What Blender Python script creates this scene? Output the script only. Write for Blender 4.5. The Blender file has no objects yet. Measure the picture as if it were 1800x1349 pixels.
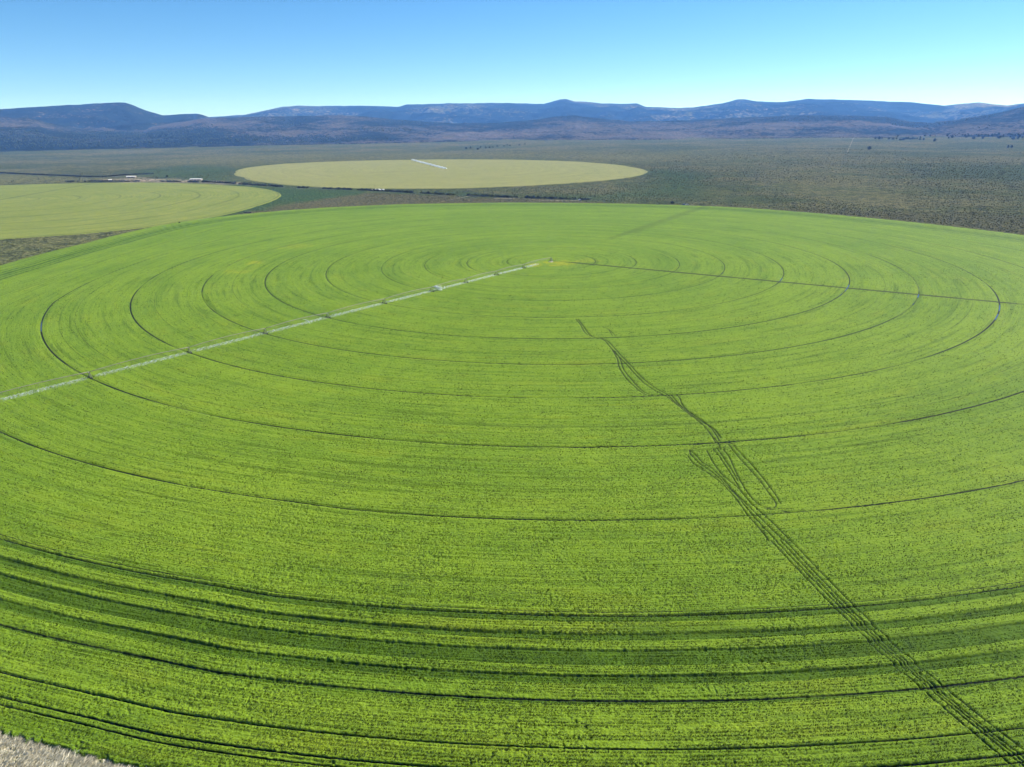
import bpy, math, random
import numpy as np
R_ = np.random.default_rng(11); random.seed(5)
C = bpy.context.scene.collection
# ------------------------------------------------------------------ camera geometry (photo pixels, 1800 x 1349)
H = 115.0                                   # camera height above the crop top (crop top is z = 0)
GZ = -0.8                                   # soil level
F = 1249.0; PITCH = 0.351115710; ROLL = -0.0143324209
cP, sP, cR, sR = math.cos(PITCH), math.sin(PITCH), math.cos(ROLL), math.sin(ROLL)
def ray(px, py):
    x = (px-900)/F; y = (py-674.5)/F
    x, y = cR*x+sR*y, -sR*x+cR*y
    return x, cP-y*sP, -sP-y*cP
def gp(px, py, z=0.0):
    dx, dy, dz = ray(px, py); t = (H-z)/(-dz); return dx*t, dy*t
def azel(px, py):
    dx, dy, dz = ray(px, py); return math.atan2(dx, dy), dz/math.hypot(dx, dy)
PC = gp(968.5, 459.2)                       # pivot point
# ------------------------------------------------------------------ numpy noise
def vn(x, y, seed=0):
    xi = np.floor(x).astype(np.int64); yi = np.floor(y).astype(np.int64)
    fx = x-xi; fy = y-yi; fx = fx*fx*(3-2*fx); fy = fy*fy*(3-2*fy)
    def h(a, b):
        n = (a*374761393 + b*668265263 + seed*1442695041) & 0xffffffff
        n = ((n ^ (n >> 13))*1274126177) & 0xffffffff
        return ((n ^ (n >> 16)) & 0xffff)/65535.0
    a = h(xi, yi); b = h(xi+1, yi); c = h(xi, yi+1); d = h(xi+1, yi+1)
    return (a+(b-a)*fx) + ((c+(d-c)*fx)-(a+(b-a)*fx))*fy
def fbm(x, y, o=4, seed=0):
    s = 0; a = 1; t = 0
    for i in range(o):
        s = s+a*vn(x, y, seed+i*7); t += a; a *= .5; x = x*2.03+11.3; y = y*2.03-7.1
    return s/t
def sstep(a, b, x):
    t = np.clip((x-a)/(b-a), 0, 1); return t*t*(3-2*t)
# ------------------------------------------------------------------ mesh / object helpers
def link(name, me, mat=None, parent=None, loc=None):
    o = bpy.data.objects.new(name, me); C.objects.link(o)
    if mat is not None and me is not None: me.materials.append(mat)
    if parent is not None: o.parent = parent
    if loc is not None: o.location = loc
    return o
def npmesh(name, v, f, smooth=True, attrs=None):
    v = np.ascontiguousarray(v, dtype=np.float32); f = np.ascontiguousarray(f, dtype=np.int32)
    me = bpy.data.meshes.new(name); n = f.shape[1]
    me.vertices.add(len(v)); me.vertices.foreach_set('co', v.ravel())
    me.loops.add(f.size); me.loops.foreach_set('vertex_index', f.ravel())
    me.polygons.add(len(f)); me.polygons.foreach_set('loop_start', np.arange(0, f.size, n, dtype=np.int32))
    me.polygons.foreach_set('loop_total', np.full(len(f), n, dtype=np.int32))
    if smooth: me.polygons.foreach_set('use_smooth', np.ones(len(f), dtype=bool))
    for k, a in (attrs or {}).items():
        at = me.attributes.new(k, 'FLOAT', 'POINT'); at.data.foreach_set('value', np.ascontiguousarray(a, dtype=np.float32).ravel())
    me.update(); return me
def gridfaces(nr, nc):
    i = np.arange(nr*nc).reshape(nr, nc)
    return np.stack([i[:-1, :-1], i[:-1, 1:], i[1:, 1:], i[1:, :-1]], -1).reshape(-1, 4)
class MB:
    def __init__(s): s.v = []; s.f = []
    def add(s, v, f):
        b = len(s.v); s.v += [tuple(p) for p in v]; s.f += [tuple(i+b for i in q) for q in f]
    def box(s, c, d, rz=0):
        co, si = math.cos(rz), math.sin(rz); v = []
        for z in (-.5, .5):
            for x, y in ((-.5, -.5), (.5, -.5), (.5, .5), (-.5, .5)):
                X, Y = x*d[0], y*d[1]; v.append((c[0]+co*X-si*Y, c[1]+si*X+co*Y, c[2]+z*d[2]))
        s.add(v, [(3, 2, 1, 0), (4, 5, 6, 7), (0, 1, 5, 4), (1, 2, 6, 5), (2, 3, 7, 6), (3, 0, 4, 7)])
    def tube(s, pts, r, n=6, cap=True):
        pts = [np.array(p, float) for p in pts]; rs = r if isinstance(r, (list, tuple)) else [r]*len(pts)
        rings = []
        for i, p in enumerate(pts):
            t = pts[min(i+1, len(pts)-1)]-pts[max(i-1, 0)]; t = t/(np.linalg.norm(t)+1e-9)
            u = np.cross(t, (0, 0, 1) if abs(t[2]) < .9 else (1, 0, 0)); u /= np.linalg.norm(u); w = np.cross(t, u)
            rings.append([p+rs[i]*(math.cos(2*math.pi*k/n)*u+math.sin(2*math.pi*k/n)*w) for k in range(n)])
        v = [q for g in rings for q in g]; f = []
        for i in range(len(pts)-1):
            for k in range(n): f.append((i*n+k, i*n+(k+1) % n, (i+1)*n+(k+1) % n, (i+1)*n+k))
        if cap: f.append(tuple(range(n))[::-1]); f.append(tuple((len(pts)-1)*n+k for k in range(n)))
        s.add(v, f)
    def lathe(s, prof, c, axis='y', n=16):
        v = []; f = []; m = len(prof)
        for k in range(n):
            a = 2*math.pi*k/n
            for r, h in prof:
                p = (r*math.cos(a), h, r*math.sin(a)) if axis == 'y' else (r*math.cos(a), r*math.sin(a), h)
                v.append((c[0]+p[0], c[1]+p[1], c[2]+p[2]))
        for k in range(n):
            for i in range(m-1): f.append((k*m+i, k*m+i+1, ((k+1) % n)*m+i+1, ((k+1) % n)*m+i))
        s.add(v, f)
    def mesh(s, name, smooth=False):
        me = bpy.data.meshes.new(name); me.from_pydata(s.v, [], s.f)
        if smooth: me.polygons.foreach_set('use_smooth', [True]*len(s.f))
        me.update(); return me
    def obj(s, name, mat, parent=None, smooth=False): return link(name, s.mesh(name, smooth), mat, parent)
def thing(name, label, cat, loc=(0, 0, 0), rz=0, group=None):
    o = bpy.data.objects.new(name, None); C.objects.link(o); o.location = loc; o.rotation_euler[2] = rz
    return tag(o, label, cat, group)
def tag(o, label=None, cat=None, group=None, kind=None):
    if label: o['label'] = label
    if cat: o['category'] = cat
    if group: o['group'] = group
    if kind: o['kind'] = kind
    return o
def copy_tree(o, parent=None):
    c = o.copy(); C.objects.link(c)
    if parent is not None: c.parent = parent
    for ch in list(o.children): copy_tree(ch, c)
    return c
# ------------------------------------------------------------------ node helper
class NT:
    def __init__(s, name, rough=.7, spec=.3):
        s.m = bpy.data.materials.new(name); s.m.use_nodes = True; s.t = s.m.node_tree; s.n = s.t.nodes
        s.b = s.n['Principled BSDF']; s.b.inputs['Roughness'].default_value = rough
        s.b.inputs['Specular IOR Level'].default_value = spec
    def new(s, t, **k):
        x = s.n.new(t)
        for a, v in k.items(): setattr(x, a, v)
        return x
    def L(s, a, b): s.t.links.new(a, b)
    def set(s, inp, v):
        if hasattr(v, 'is_linked') or isinstance(v, bpy.types.NodeSocket): s.L(v, inp)
        else: inp.default_value = v
    def math(s, op, a, b=None, c=None, clamp=False):
        x = s.new('ShaderNodeMath', operation=op); x.use_clamp = clamp
        for i, v in enumerate((a, b, c)):
            if v is not None: s.set(x.inputs[i], v)
        return x.outputs[0]
    def attr(s, n): x = s.new('ShaderNodeAttribute'); x.attribute_name = n; return x.outputs['Fac']
    def pos(s): return s.new('ShaderNodeNewGeometry').outputs['Position']
    def vec(s, x, y, z):
        c = s.new('ShaderNodeCombineXYZ')
        for i, v in enumerate((x, y, z)): s.set(c.inputs[i], v)
        return c.outputs[0]
    def sep(s, v): x = s.new('ShaderNodeSeparateXYZ'); s.L(v, x.inputs[0]); return x.outputs
    def scale(s, v, k):
        x = s.new('ShaderNodeVectorMath', operation='MULTIPLY'); s.L(v, x.inputs[0]); x.inputs[1].default_value = k if isinstance(k, tuple) else (k, k, k); return x.outputs[0]
    def noise(s, v, sc, det=4, rough=.55):
        x = s.new('ShaderNodeTexNoise'); s.L(v, x.inputs['Vector']); x.inputs['Scale'].default_value = sc
        x.inputs['Detail'].default_value = det; x.inputs['Roughness'].default_value = rough; return x.outputs['Fac']
    def mr(s, v, a, b, c=0., d=1., smooth=True):
        x = s.new('ShaderNodeMapRange', interpolation_type='SMOOTHSTEP' if smooth else 'LINEAR'); s.L(v, x.inputs['Value'])
        for i, q in enumerate((a, b, c, d)): x.inputs[i+1].default_value = q
        return x.outputs['Result']
    def mix(s, f, a, b, blend='MIX'):
        x = s.new('ShaderNodeMix', data_type='RGBA', blend_type=blend); s.set(x.inputs[0], f)
        for i, v in ((6, a), (7, b)): s.set(x.inputs[i], (*v, 1) if isinstance(v, tuple) and len(v) == 3 else v)
        return x.outputs[2]
    def bump(s, h, dist, strength=1., nrm=None):
        x = s.new('ShaderNodeBump'); s.L(h, x.inputs['Height']); x.inputs['Distance'].default_value = dist; x.inputs['Strength'].default_value = strength
        if nrm is not None: s.L(nrm, x.inputs['Normal'])
        return x.outputs[0]
    def done(s, col, nrm=None, rough=None):
        s.set(s.b.inputs['Base Color'], (*col, 1) if isinstance(col, tuple) else col)
        if nrm is not None: s.L(nrm, s.b.inputs['Normal'])
        if rough is not None: s.set(s.b.inputs['Roughness'], rough)
        return s.m
def plain_mat(name, col, rough=.6, metal=0., var=.25, sc=3.):
    t = NT(name, rough); t.b.inputs['Metallic'].default_value = metal
    tc = t.new('ShaderNodeTexCoord').outputs['Object']
    n = t.noise(tc, sc, 4)
    return t.done(t.mix(t.mr(n, .3, .7), tuple(c*(1-var) for c in col), tuple(min(1, c*(1+var)) for c in col)), rough=t.mr(n, .3, .7, rough-.1, rough+.1))
# ------------------------------------------------------------------ main field layout
HU = H
RING = [0.34, .647, .966, 1.287, 1.684, 2.096, 2.49, 2.897, 3.34, 3.798, 4.191, 4.541]
RING = [r*HU for r in RING]
REDGE = 4.66*HU
def edge_table(c, pts, dflt, fill):
    tab = []
    for p in pts:
        x, y = gp(*p); tab.append((math.atan2(y-c[1], x-c[0]), math.hypot(x-c[0], y-c[1])))
    tab += [(a, dflt) for a in fill]
    tab.sort(); a = np.array([t[0] for t in tab]); r = np.array([t[1] for t in tab])
    a = np.concatenate([a-2*np.pi, a, a+2*np.pi]); r = np.concatenate([r, r, r])
    return a, r
EA, ER = edge_table(PC, [(-120, 497), (0, 465), (75, 444), (150, 426), (225, 407), (300, 391), (400, 378), (500, 369), (600, 362.5), (700, 358.5), (800, 356.5), (900, 355.5), (1000, 356), (1100, 357.5), (1200, 360),
    (1300, 364), (1400, 371), (1500, 379.5), (1600, 389), (1700, 400), (1800, 412), (1950, 432), (0, 1290), (100, 1315), (230, 1349)], REDGE, [math.radians(d) for d in (-20, -40, -60, -80, -125, -145, -160)])
def redge(th): return np.interp(th, EA, ER)
def rho_of(r, th):
    k = REDGE/redge(th); return r*(1+(k-1)*sstep(2.9*HU, 3.9*HU, r))
def col_r(y, x=1067):                       # photo row at one column -> radius
    X, Y = gp(x, y); return math.hypot(X-PC[0], Y-PC[1])
BANDS = [(col_r(a), col_r(b)) for a, b in ((1080, 1093), (1111.5, 1124.5), (1140.5, 1168.5), (1185, 1201.5), (1230.5, 1236.5))]   # short dark-green strips
BDEPTH = [.35, .8, .9, .8, .7]
XTRK = [(col_r(1230), .13, .42), (col_r(1075.0), .12, .3)]                                # extra furrows (radius, half width, depth)
def col_l(y, x): X, Y = gp(x, y); return math.hypot(X-PC[0], Y-PC[1])
XTRK += [(col_l(1284, 250), .19, .55), (col_l(1298, 250), .18, .55)]
TW = [.3, .3, .3, .34, .38, .42, .42, .42, .42, .3, .14, .15]                             # wheel-track half widths
# vehicle tracks: photo polylines
def zl(sc, ox, oy, *lines): return [[(ox+x/sc, oy+y/sc) for x, y in l] for l in lines]
TRK = zl(5.19, 980, 540,
    [(165, 105), (210, 160), (250, 230), (310, 265), (420, 298), (470, 350), (540, 430), (620, 510), (700, 600), (790, 690), (870, 745), (960, 795), (1000, 815), (1080, 880), (1180, 960), (1290, 1040), (1370, 1120), (1425, 1200), (1440, 1225)],
    [(185, 105), (235, 170), (280, 235), (340, 275), (440, 298), (500, 350), (570, 430), (650, 510), (740, 610), (830, 690), (920, 750), (1000, 795), (1060, 850), (1140, 915)],
    [(500, 390), (545, 470), (560, 540), (620, 640), (700, 720), (770, 775), (830, 803), (950, 800)],
    [(520, 400), (570, 470), (600, 560), (660, 640), (740, 730), (800, 775), (860, 797), (960, 797)],
    [(1040, 800), (1090, 860), (1150, 920), (1230, 985), (1330, 1050), (1400, 1100), (1450, 1170), (1480, 1220)],
    [(1010, 797), (1085, 800), (1115, 830), (1140, 890), (1200, 950), (1290, 1010), (1370, 1070), (1430, 1110), (1490, 1190)],
    [(350, 165), (430, 185), (470, 210), (500, 255)], [(400, 175), (450, 195), (490, 220), (530, 265)])
NFAINT = (6, 7)
TRK += zl(4.5, 1100, 680,
    [(490, 545), (540, 610), (620, 660), (700, 715), (780, 780), (860, 870), (920, 950), (960, 1010), (1060, 1120), (1130, 1215)],
    [(520, 540), (590, 610), (680, 670), (750, 730), (800, 780), (880, 860), (960, 960), (1000, 1010), (1110, 1130), (1190, 1215)],
    [(500, 495), (545, 530), (600, 590), (690, 650), (780, 740), (850, 820), (920, 890), (1000, 970), (1060, 1030), (1150, 1120), (1250, 1215)],
    [(500, 495), (520, 545), (500, 520)], [(500, 497), (560, 480), (630, 468), (740, 455), (860, 442)],
    [(640, 500), (670, 560), (720, 640), (780, 710), (870, 780), (940, 860), (1000, 930), (1080, 1000), (1200, 1110), (1300, 1215)],
    [(690, 490), (740, 550), (800, 640), (850, 720), (900, 800)], [(720, 480), (780, 570), (840, 660), (890, 745)],
    [(770, 490), (820, 560), (860, 650), (905, 740), (960, 830), (1030, 910), (1090, 945), (1160, 960), (1320, 960)],
    [(810, 450), (880, 540), (970, 640), (1060, 740), (1140, 850), (1190, 920), (1170, 955), (1100, 950)],
    [(850, 460), (930, 545), (1010, 630), (1100, 740), (1170, 830), (1225, 920)],
    [(520, 432), (580, 425), (700, 436), (780, 455)], [(545, 458), (640, 445), (740, 440), (890, 440)], [(700, 400), (730, 440), (750, 490)],
    [(1000, 930), (1060, 950), (1160, 968), (1320, 990), (1250, 985)])
TRK += zl(3, 1200, 950,
    [(465, 0), (800, 350), (1240, 760), (1690, 1145), (1800, 1240)],
    [(490, 0), (830, 350), (1288, 766), (1745, 1145), (1860, 1240)],
    [(515, 0), (852, 350), (1312, 768), (1772, 1145), (1890, 1240)],
    [(540, 0), (875, 350), (1336, 772), (1800, 1145), (1915, 1240)],
    [(570, 0), (912, 350), (1380, 772), (1850, 1140), (1975, 1235)])
def resample(pl, step=2.0, ground=False):
    w = np.array([gpt(*p)[:2] if ground else gp(*p) for p in pl]); out = [w[0]]
    # Catmull-Rom in world space
    P = np.vstack([2*w[0]-w[1], w, 2*w[-1]-w[-2]])
    for i in range(1, len(P)-2):
        n = max(2, int(np.linalg.norm(P[i+1]-P[i])/step))
        for t in np.linspace(0, 1, n+1)[1:]:
            a, b, c, d = P[i-1], P[i], P[i+1], P[i+2]
            out.append(.5*(2*b+(c-a)*t+(2*a-5*b+4*c-d)*t*t+(3*b-a-3*c+d)*t**3))
    return np.array(out)
def line_dist(X, Y, lines, reach=3.):
    """min distance of grid points to sets of polylines; only near points are looked at"""
    out = np.full(X.shape, 9., np.float32)
    for pl, add in lines:
        x0, y0 = pl.min(0)-reach; x1, y1 = pl.max(0)+reach
        ii = np.nonzero((X > x0) & (X < x1) & (Y > y0) & (Y < y1))[0]
        if len(ii) == 0: continue
        for k in range(0, len(pl)-1):
            a, b = pl[k], pl[k+1]
            j = ii[(X[ii] > min(a[0], b[0])-reach) & (X[ii] < max(a[0], b[0])+reach) & (Y[ii] > min(a[1], b[1])-reach) & (Y[ii] < max(a[1], b[1])+reach)]
            if len(j) == 0: continue
            d = b-a; L2 = d@d+1e-9; t = np.clip(((X[j]-a[0])*d[0]+(Y[j]-a[1])*d[1])/L2, 0, 1)
            dd = np.hypot(X[j]-a[0]-t*d[0], Y[j]-a[1]-t*d[1])+add; out[j] = np.minimum(out[j], dd)
    return out
# ------------------------------------------------------------------ crop material
def blades(x, y, z, h, w, lean, la, ncur=2):
    """n pointed bent blades, 3 faces each"""
    n = len(x); a = R_.uniform(0, np.pi, n); dx, dy = np.cos(a)*w, np.sin(a)*w; lx, ly = np.cos(la)*lean, np.sin(la)*lean
    b = np.stack([x, y, z], -1)
    def pt(s, t, k): return b+np.stack([s*dx*k+lx*t*t, s*dy*k+ly*t*t, h*t*(1-.12*t)], -1)
    V = np.stack([pt(-1, 0, 1), pt(1, 0, 1), pt(-1, .55, .8), pt(1, .55, .8), pt(0, 1, 0)], 1).reshape(-1, 3)
    o = np.arange(n)[:, None, None]*5; F_ = (o+np.array([(0, 1, 3), (0, 3, 2), (2, 3, 4)])[None]).reshape(-1, 3)
    return V, F_
def crop_mat(name, center, rings, bands, gA, gB, gShort, rscale=1., yellow=None, far=False, paths=(), leaf=False):
    t = NT(name, .65, .02)
    P = t.pos(); rho = t.attr('rho')
    x, y, z = t.sep(P)
    Pr = t.vec(t.math('MULTIPLY', x, .04), t.math('MULTIPLY', y, .04), rho)
    rowf = t.noise(Pr, 1.7, 2); rowm = t.noise(Pr, .42, 3); rowl = t.noise(Pr, .06, 3)
    big = t.noise(t.vec(x, y, 0.), .012, 5, .6); med = t.noise(t.vec(x, y, 0.), .11, 4); fine = t.noise(P, 1.3, 4, .65)
    f = t.math('ADD', t.math('MULTIPLY', big, .8), t.math('ADD', t.math('MULTIPLY', rowl, .7), t.math('ADD', t.math('MULTIPLY', rowm, .75), t.math('MULTIPLY', med, .5))))
    col = t.mix(t.mr(f, 1.10, 1.65), gA, gB)
    # yellowing streaks where the stand is thin
    ys = t.math('MULTIPLY', t.mr(t.noise(t.vec(t.math('MULTIPLY', x, .25), t.math('MULTIPLY', y, .25), rho), .10, 4), .53, .72), .2)
    col = t.mix(ys, col, tuple(a*b for a, b in zip(gB, (1.45, 1.03, .9))))
    if yellow:
        for (yx, yy, rr, am) in yellow:
            d = t.math('SQRT', t.math('ADD', t.math('POWER', t.math('SUBTRACT', x, yx), 2.), t.math('POWER', t.math('SUBTRACT', y, yy), 2.)))
            d = t.math('ADD', d, t.math('MULTIPLY', t.math('SUBTRACT', med, .5), rr*3.2))
            col = t.mix(t.math('MULTIPLY', t.mr(d, rr*.35, rr*1.15, 1., 0.), am), col, (.27, .25, .012))
    # rows: bare soil shows between drilled rows
    gap = t.math('MULTIPLY', t.mr(rowf, .40, .28), t.mr(t.noise(t.vec(x, y, 0.), .05, 3), .35, .6))
    col = t.mix(t.math('MULTIPLY', gap, .6), col, tuple(c*.33 for c in gA))
    spk = t.mr(fine, .36, .27); col = t.mix(t.math('MULTIPLY', spk, .5), col, tuple(c*.3 for c in gA))  # dark specks: shade between the leaves, painted into the colour
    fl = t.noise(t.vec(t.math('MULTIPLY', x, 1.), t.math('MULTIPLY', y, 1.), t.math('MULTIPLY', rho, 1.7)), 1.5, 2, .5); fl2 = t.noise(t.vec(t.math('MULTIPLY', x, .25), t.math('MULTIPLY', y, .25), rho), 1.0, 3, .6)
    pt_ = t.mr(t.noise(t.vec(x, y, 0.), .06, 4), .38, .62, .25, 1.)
    col = t.mix(t.math('MULTIPLY', t.math('MULTIPLY', t.mr(fl, .44, .35), pt_), .75), col, (.014, .022, .006)); col = t.mix(t.math('MULTIPLY', t.mr(fl2, .45, .33), .38), col, (.022, .036, .006))  # near-black flecks: shadow gaps of the canopy put into the base colour
    hi = t.mr(fine, .56, .74); col = t.mix(t.math('MULTIPLY', hi, .4), col, tuple(c*1.6 for c in gB))
    jit = t.math('MULTIPLY', t.math('SUBTRACT', t.noise(P, .9, 3), .5), .5)
    rj = t.math('ADD', rho, t.math('MULTIPLY', jit, .5))
    for a, b in bands:
        m = t.math('MULTIPLY', t.mr(rj, a-.15, a+.15), t.mr(rj, b-.15, b+.15, 1., 0.))
        gs = t.mix(t.mr(t.math('ADD', t.math('MULTIPLY', med, .6), t.math('MULTIPLY', fine, .4)), .35, .65), tuple(c*.75 for c in gShort), tuple(c*1.25 for c in gShort))
        col = t.mix(t.math('MULTIPLY', m, .9), col, gs)
    col = t.mix(t.math('MULTIPLY', t.mr(rowm, .45, .34), .36), col, tuple(c*.5 for c in gA))
    wet = None; fade = t.noise(t.vec(t.math('MULTIPLY', x, .35), t.math('MULTIPLY', y, .35), rho), .05, 3)
    rk = t.math('ADD', rho, t.math('MULTIPLY', jit, .3))
    for i, (r, w, s) in enumerate(rings):
        d = t.math('ABSOLUTE', t.math('SUBTRACT', rk, r))
        m = t.math('MULTIPLY', t.mr(d, w*.9, w*1.3, 1., 0.), s)
        m = t.math('MULTIPLY', m, t.mr(fade, .34, .5, .4, 1.))
        wet = m if wet is None else t.math('MAXIMUM', wet, m)
    if far is False:
        tr = t.attr('trk'); wet = t.math('MAXIMUM', wet, t.mr(tr, .24, .9, 0., .84))
    dry = None
    for (p0, p1, hw, am) in paths:                                       # straight service paths: worn, shorter crop
        dx, dy = p1[0]-p0[0], p1[1]-p0[1]; L = math.hypot(dx, dy); nx, ny = -dy/L, dx/L
        d = t.math('ADD', t.math('MULTIPLY', x, nx), t.math('ADD', t.math('MULTIPLY', y, ny), -(p0[0]*nx+p0[1]*ny)))
        al = t.math('ADD', t.math('MULTIPLY', x, dx/L), t.math('ADD', t.math('MULTIPLY', y, dy/L), -(p0[0]*dx+p0[1]*dy)/L))
        m = t.math('MULTIPLY', t.mr(t.math('ABSOLUTE', t.math('ADD', d, jit)), hw*.5, hw*1.1, am, 0.), t.math('MULTIPLY', t.mr(al, 0., 20.), t.mr(al, L-30, L, 1., 0.)))
        dry = m if dry is None else t.math('MAXIMUM', dry, m)
    if dry is not None: col = t.mix(t.math('MULTIPLY', dry, t.mr(fade, .25, .55, .75, 1.)), col, (.030, .038, .008))
    col = t.mix(wet, col, (.006, .008, .006))
    if leaf:
        g = t.new('ShaderNodeNewGeometry').outputs['Random Per Island']
        col = t.mix(1., col, t.mix(g, (.72, .74, .7), (1.25, 1.2, 1.1)), 'MULTIPLY')
        t.L(col, t.b.inputs['Base Color']); tl = t.new('ShaderNodeBsdfTranslucent'); t.L(col, tl.inputs[0]); m = t.new('ShaderNodeMixShader'); m.inputs[0].default_value = .45
        t.L(t.b.outputs[0], m.inputs[1]); t.L(tl.outputs[0], m.inputs[2]); t.L(m.outputs[0], t.n['Material Output'].inputs['Surface']); return t.m
    b1 = t.bump(t.math('ADD', t.math('MULTIPLY', fine, .65), t.math('MULTIPLY', rowf, .5)), .5, 1.)
    return t.done(col, b1, .62)
# ------------------------------------------------------------------ main crop sheet (fine near the camera)
TLINES = [(resample(p), .06 if i in NFAINT else (-.05 if i < 8 else (0. if i < len(TRK)-5 else .02))) for i, p in enumerate(TRK)]
def crop_height(X, Y, sp, sa):
    rx, ry = X-PC[0], Y-PC[1]; r = np.hypot(rx, ry); th = np.arctan2(ry, rx); re = redge(th); rho = rho_of(r, th)
    w1 = np.clip(.9/(sp+.25), 0, 1); w2 = np.clip(2.2/(sp+.5), 0, 1)   # relief the grid can carry
    cl = vn(X/.42, Y/.42, 1); cl2 = fbm(X/1.3, Y/1.3, 2, 5)
    ro = vn(X*.08, rho*1.9, 3)*.5+vn(Y*.08+9, rho*1.9+4, 4)*.5
    ro2 = vn(X*.03, rho*.55, 6)*.5+vn(Y*.03+9, rho*.55+4, 7)*.5
    z = w1*(.17*(cl-.5)+.12*(cl2-.5)+.34*(ro-.5))+w2*.25*(ro2-.5)
    hole = sstep(.68, .8, vn(X/.7+3, Y/.7, 21))*sstep(.5, .66, vn(X/11., Y/11., 33)); z = z-hole*.2*w1
    je = (vn(X/.8, Y/.8, 51)-.5)*.14*w1
    for (a, b), d in zip(BANDS, BDEPTH):
        g = .1+.4*np.minimum(sp, 6.); m = sstep(a-g, a+g, rho+je)*(1-sstep(b-g, b+g, rho+je)); z = z-m*d*.62
    sr = np.maximum(.22, sp*np.abs(ry)/np.maximum(r, 1)+sa*np.abs(rx)/np.maximum(r, 1))
    for (R, w, d) in [(R, w, .7) for R, w in zip(RING, TW)]+XTRK: z = z-d*np.clip(w*1.4/sr, 0, 1)*np.exp(-((rho-R)/np.maximum(w, sr*.7))**2)
    trk = line_dist(X, Y, TLINES)
    tg = np.exp(-(np.maximum(trk, 0)/np.hypot(.19, .8*sa))**2); z = z-.36*tg*np.clip(.45/(sa+.12), 0, 1)
    e = (re-r)+(vn(X/1.1, Y/1.1, 61)-.5)*1.4*w1
    z = np.maximum(z, GZ+.08); ew = np.maximum(1., sp*.8)
    z = np.where(e < ew, GZ-.25+(z-GZ+.25)*np.clip(e/ew, -.2, 1), z)
    z = np.where(r < 4, np.minimum(z, GZ+.05+.1*cl), z)
    return z, rho, trk, e, r, tg
def build_main():
    az = np.concatenate([np.radians(np.linspace(-75, -47, 90, endpoint=False)), np.radians(np.linspace(-47, 47, 1700, endpoint=False)), np.radians(np.linspace(47, 75, 91))])
    inv = np.linspace(1/72., 1/1230., 1250); D = 1/inv
    A, DD = np.meshgrid(az, D)
    X = (DD*np.sin(A)).ravel(); Y = (DD*np.cos(A)).ravel(); n = X.size
    sp = np.repeat(np.abs(np.gradient(D)), len(az)); sa = DD.ravel()*math.radians(94/1700.)
    z, rho, trk, e, r, tg = crop_height(X, Y, sp, sa)
    keep = (e > -np.maximum(2.5, sp*1.5))
    f = gridfaces(len(D), len(az)); kf = keep[f].any(1); f = f[kf]
    used = np.zeros(n, bool); used[f.ravel()] = True; idx = np.cumsum(used)-1
    V = np.stack([X, Y, z], -1)[used]
    me = npmesh('crop', V, idx[f][:, ::-1], True, {'rho': rho[used], 'trk': tg[used]})
    yl = []
    for (px, py, rr, am) in ((985, 463, 15, .45), (940, 466, 8, .45), (1035, 458, 12, .2), (447, 462, 9, .35), (415, 478, 12, .22), (520, 433, 20, .15)):
        x_, y_ = gp(px, py); yl.append((x_, y_, rr, am))
    rings = [(r_, w_, s_) for r_, w_, s_ in zip(RING, TW, (.8, .75, .75, .75, .8, .9, .9, 1., 1., 1., 1., 1.))]
    rings += [(R, w, .95) for R, w, d in XTRK]
    rings += [(RING[6]*.925, .22, .45), (RING[7]*.955, .2, .4), (RING[8]*.952, .2, .45), (RING[8]*.975, .2, .4)]
    paths = [((PC[0]+4, PC[1]), gp(1850, 540), 2.6, 1.), (gp(560, 444), gp(760, 462), .8, .4), (gp(1260, 356), gp(1060, 424), 5., .30), (gp(1230, 366), gp(1100, 412), 9., .22)]
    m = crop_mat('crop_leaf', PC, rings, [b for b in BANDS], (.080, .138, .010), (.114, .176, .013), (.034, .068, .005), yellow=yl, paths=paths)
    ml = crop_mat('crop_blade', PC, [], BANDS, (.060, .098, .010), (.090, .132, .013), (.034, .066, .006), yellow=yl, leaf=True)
    tag(link('crop', me, m), kind='stuff', label='bright green cereal crop of the big round irrigated field in front')
    # leaf tufts standing out of the crop sheet, finest where the photo is nearest
    N = 520000; inv = R_.uniform(1/700., 1/72., N); D = 1/inv; a = np.radians(R_.uniform(-50, 50, N)); x = D*np.sin(a); y = D*np.cos(a)
    px = np.hypot(D, H)/710.; q = np.hypot(x-PC[0], y-PC[1]); rh0 = rho_of(q, np.arctan2(y-PC[1], x-PC[0])); rs = np.round(rh0/.8)*.8+R_.normal(0, .13, N); k_ = (q+rs-rh0)/q; x = PC[0]+(x-PC[0])*k_; y = PC[1]+(y-PC[1])*k_
    z, rho, trk, e, r, tg = crop_height(x, y, D*D/H/1250.*1., D*.001)
    ok = (e > .8) & (trk > .36) & (r > 5)
    for R, w in list(zip(RING, TW))+[(q[0], q[1]) for q in XTRK]: ok &= np.abs(rho-R) > w+.12
    ok &= vn(x*.05+3, rho*1.3, 41)*.6+.4*vn(x/1.1, y/1.1, 43) > R_.uniform(.2, .55, N)
    x, y, z, px, rho = x[ok], y[ok], z[ok], px[ok], rho[ok]; n = len(x)
    V, F_ = blades(np.repeat(x, 2)+R_.normal(0, .06, 2*n), np.repeat(y, 2)+R_.normal(0, .06, 2*n), np.repeat(z, 2)-.12, R_.uniform(.25, .55, 2*n), np.repeat(np.clip(px*.22, .04, .2), 2)*R_.uniform(.6, 1.2, 2*n), R_.uniform(.05, .45, 2*n), R_.normal(.6, .9, 2*n))
    rr = np.repeat(np.repeat(rho, 2), 5)
    tag(link('crop_leaves', npmesh('crop_leaves', V, F_, False, {'rho': rr, 'trk': np.zeros(len(rr))}), ml), kind='stuff', label='leaf tufts of the bright green crop')
build_main()
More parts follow.
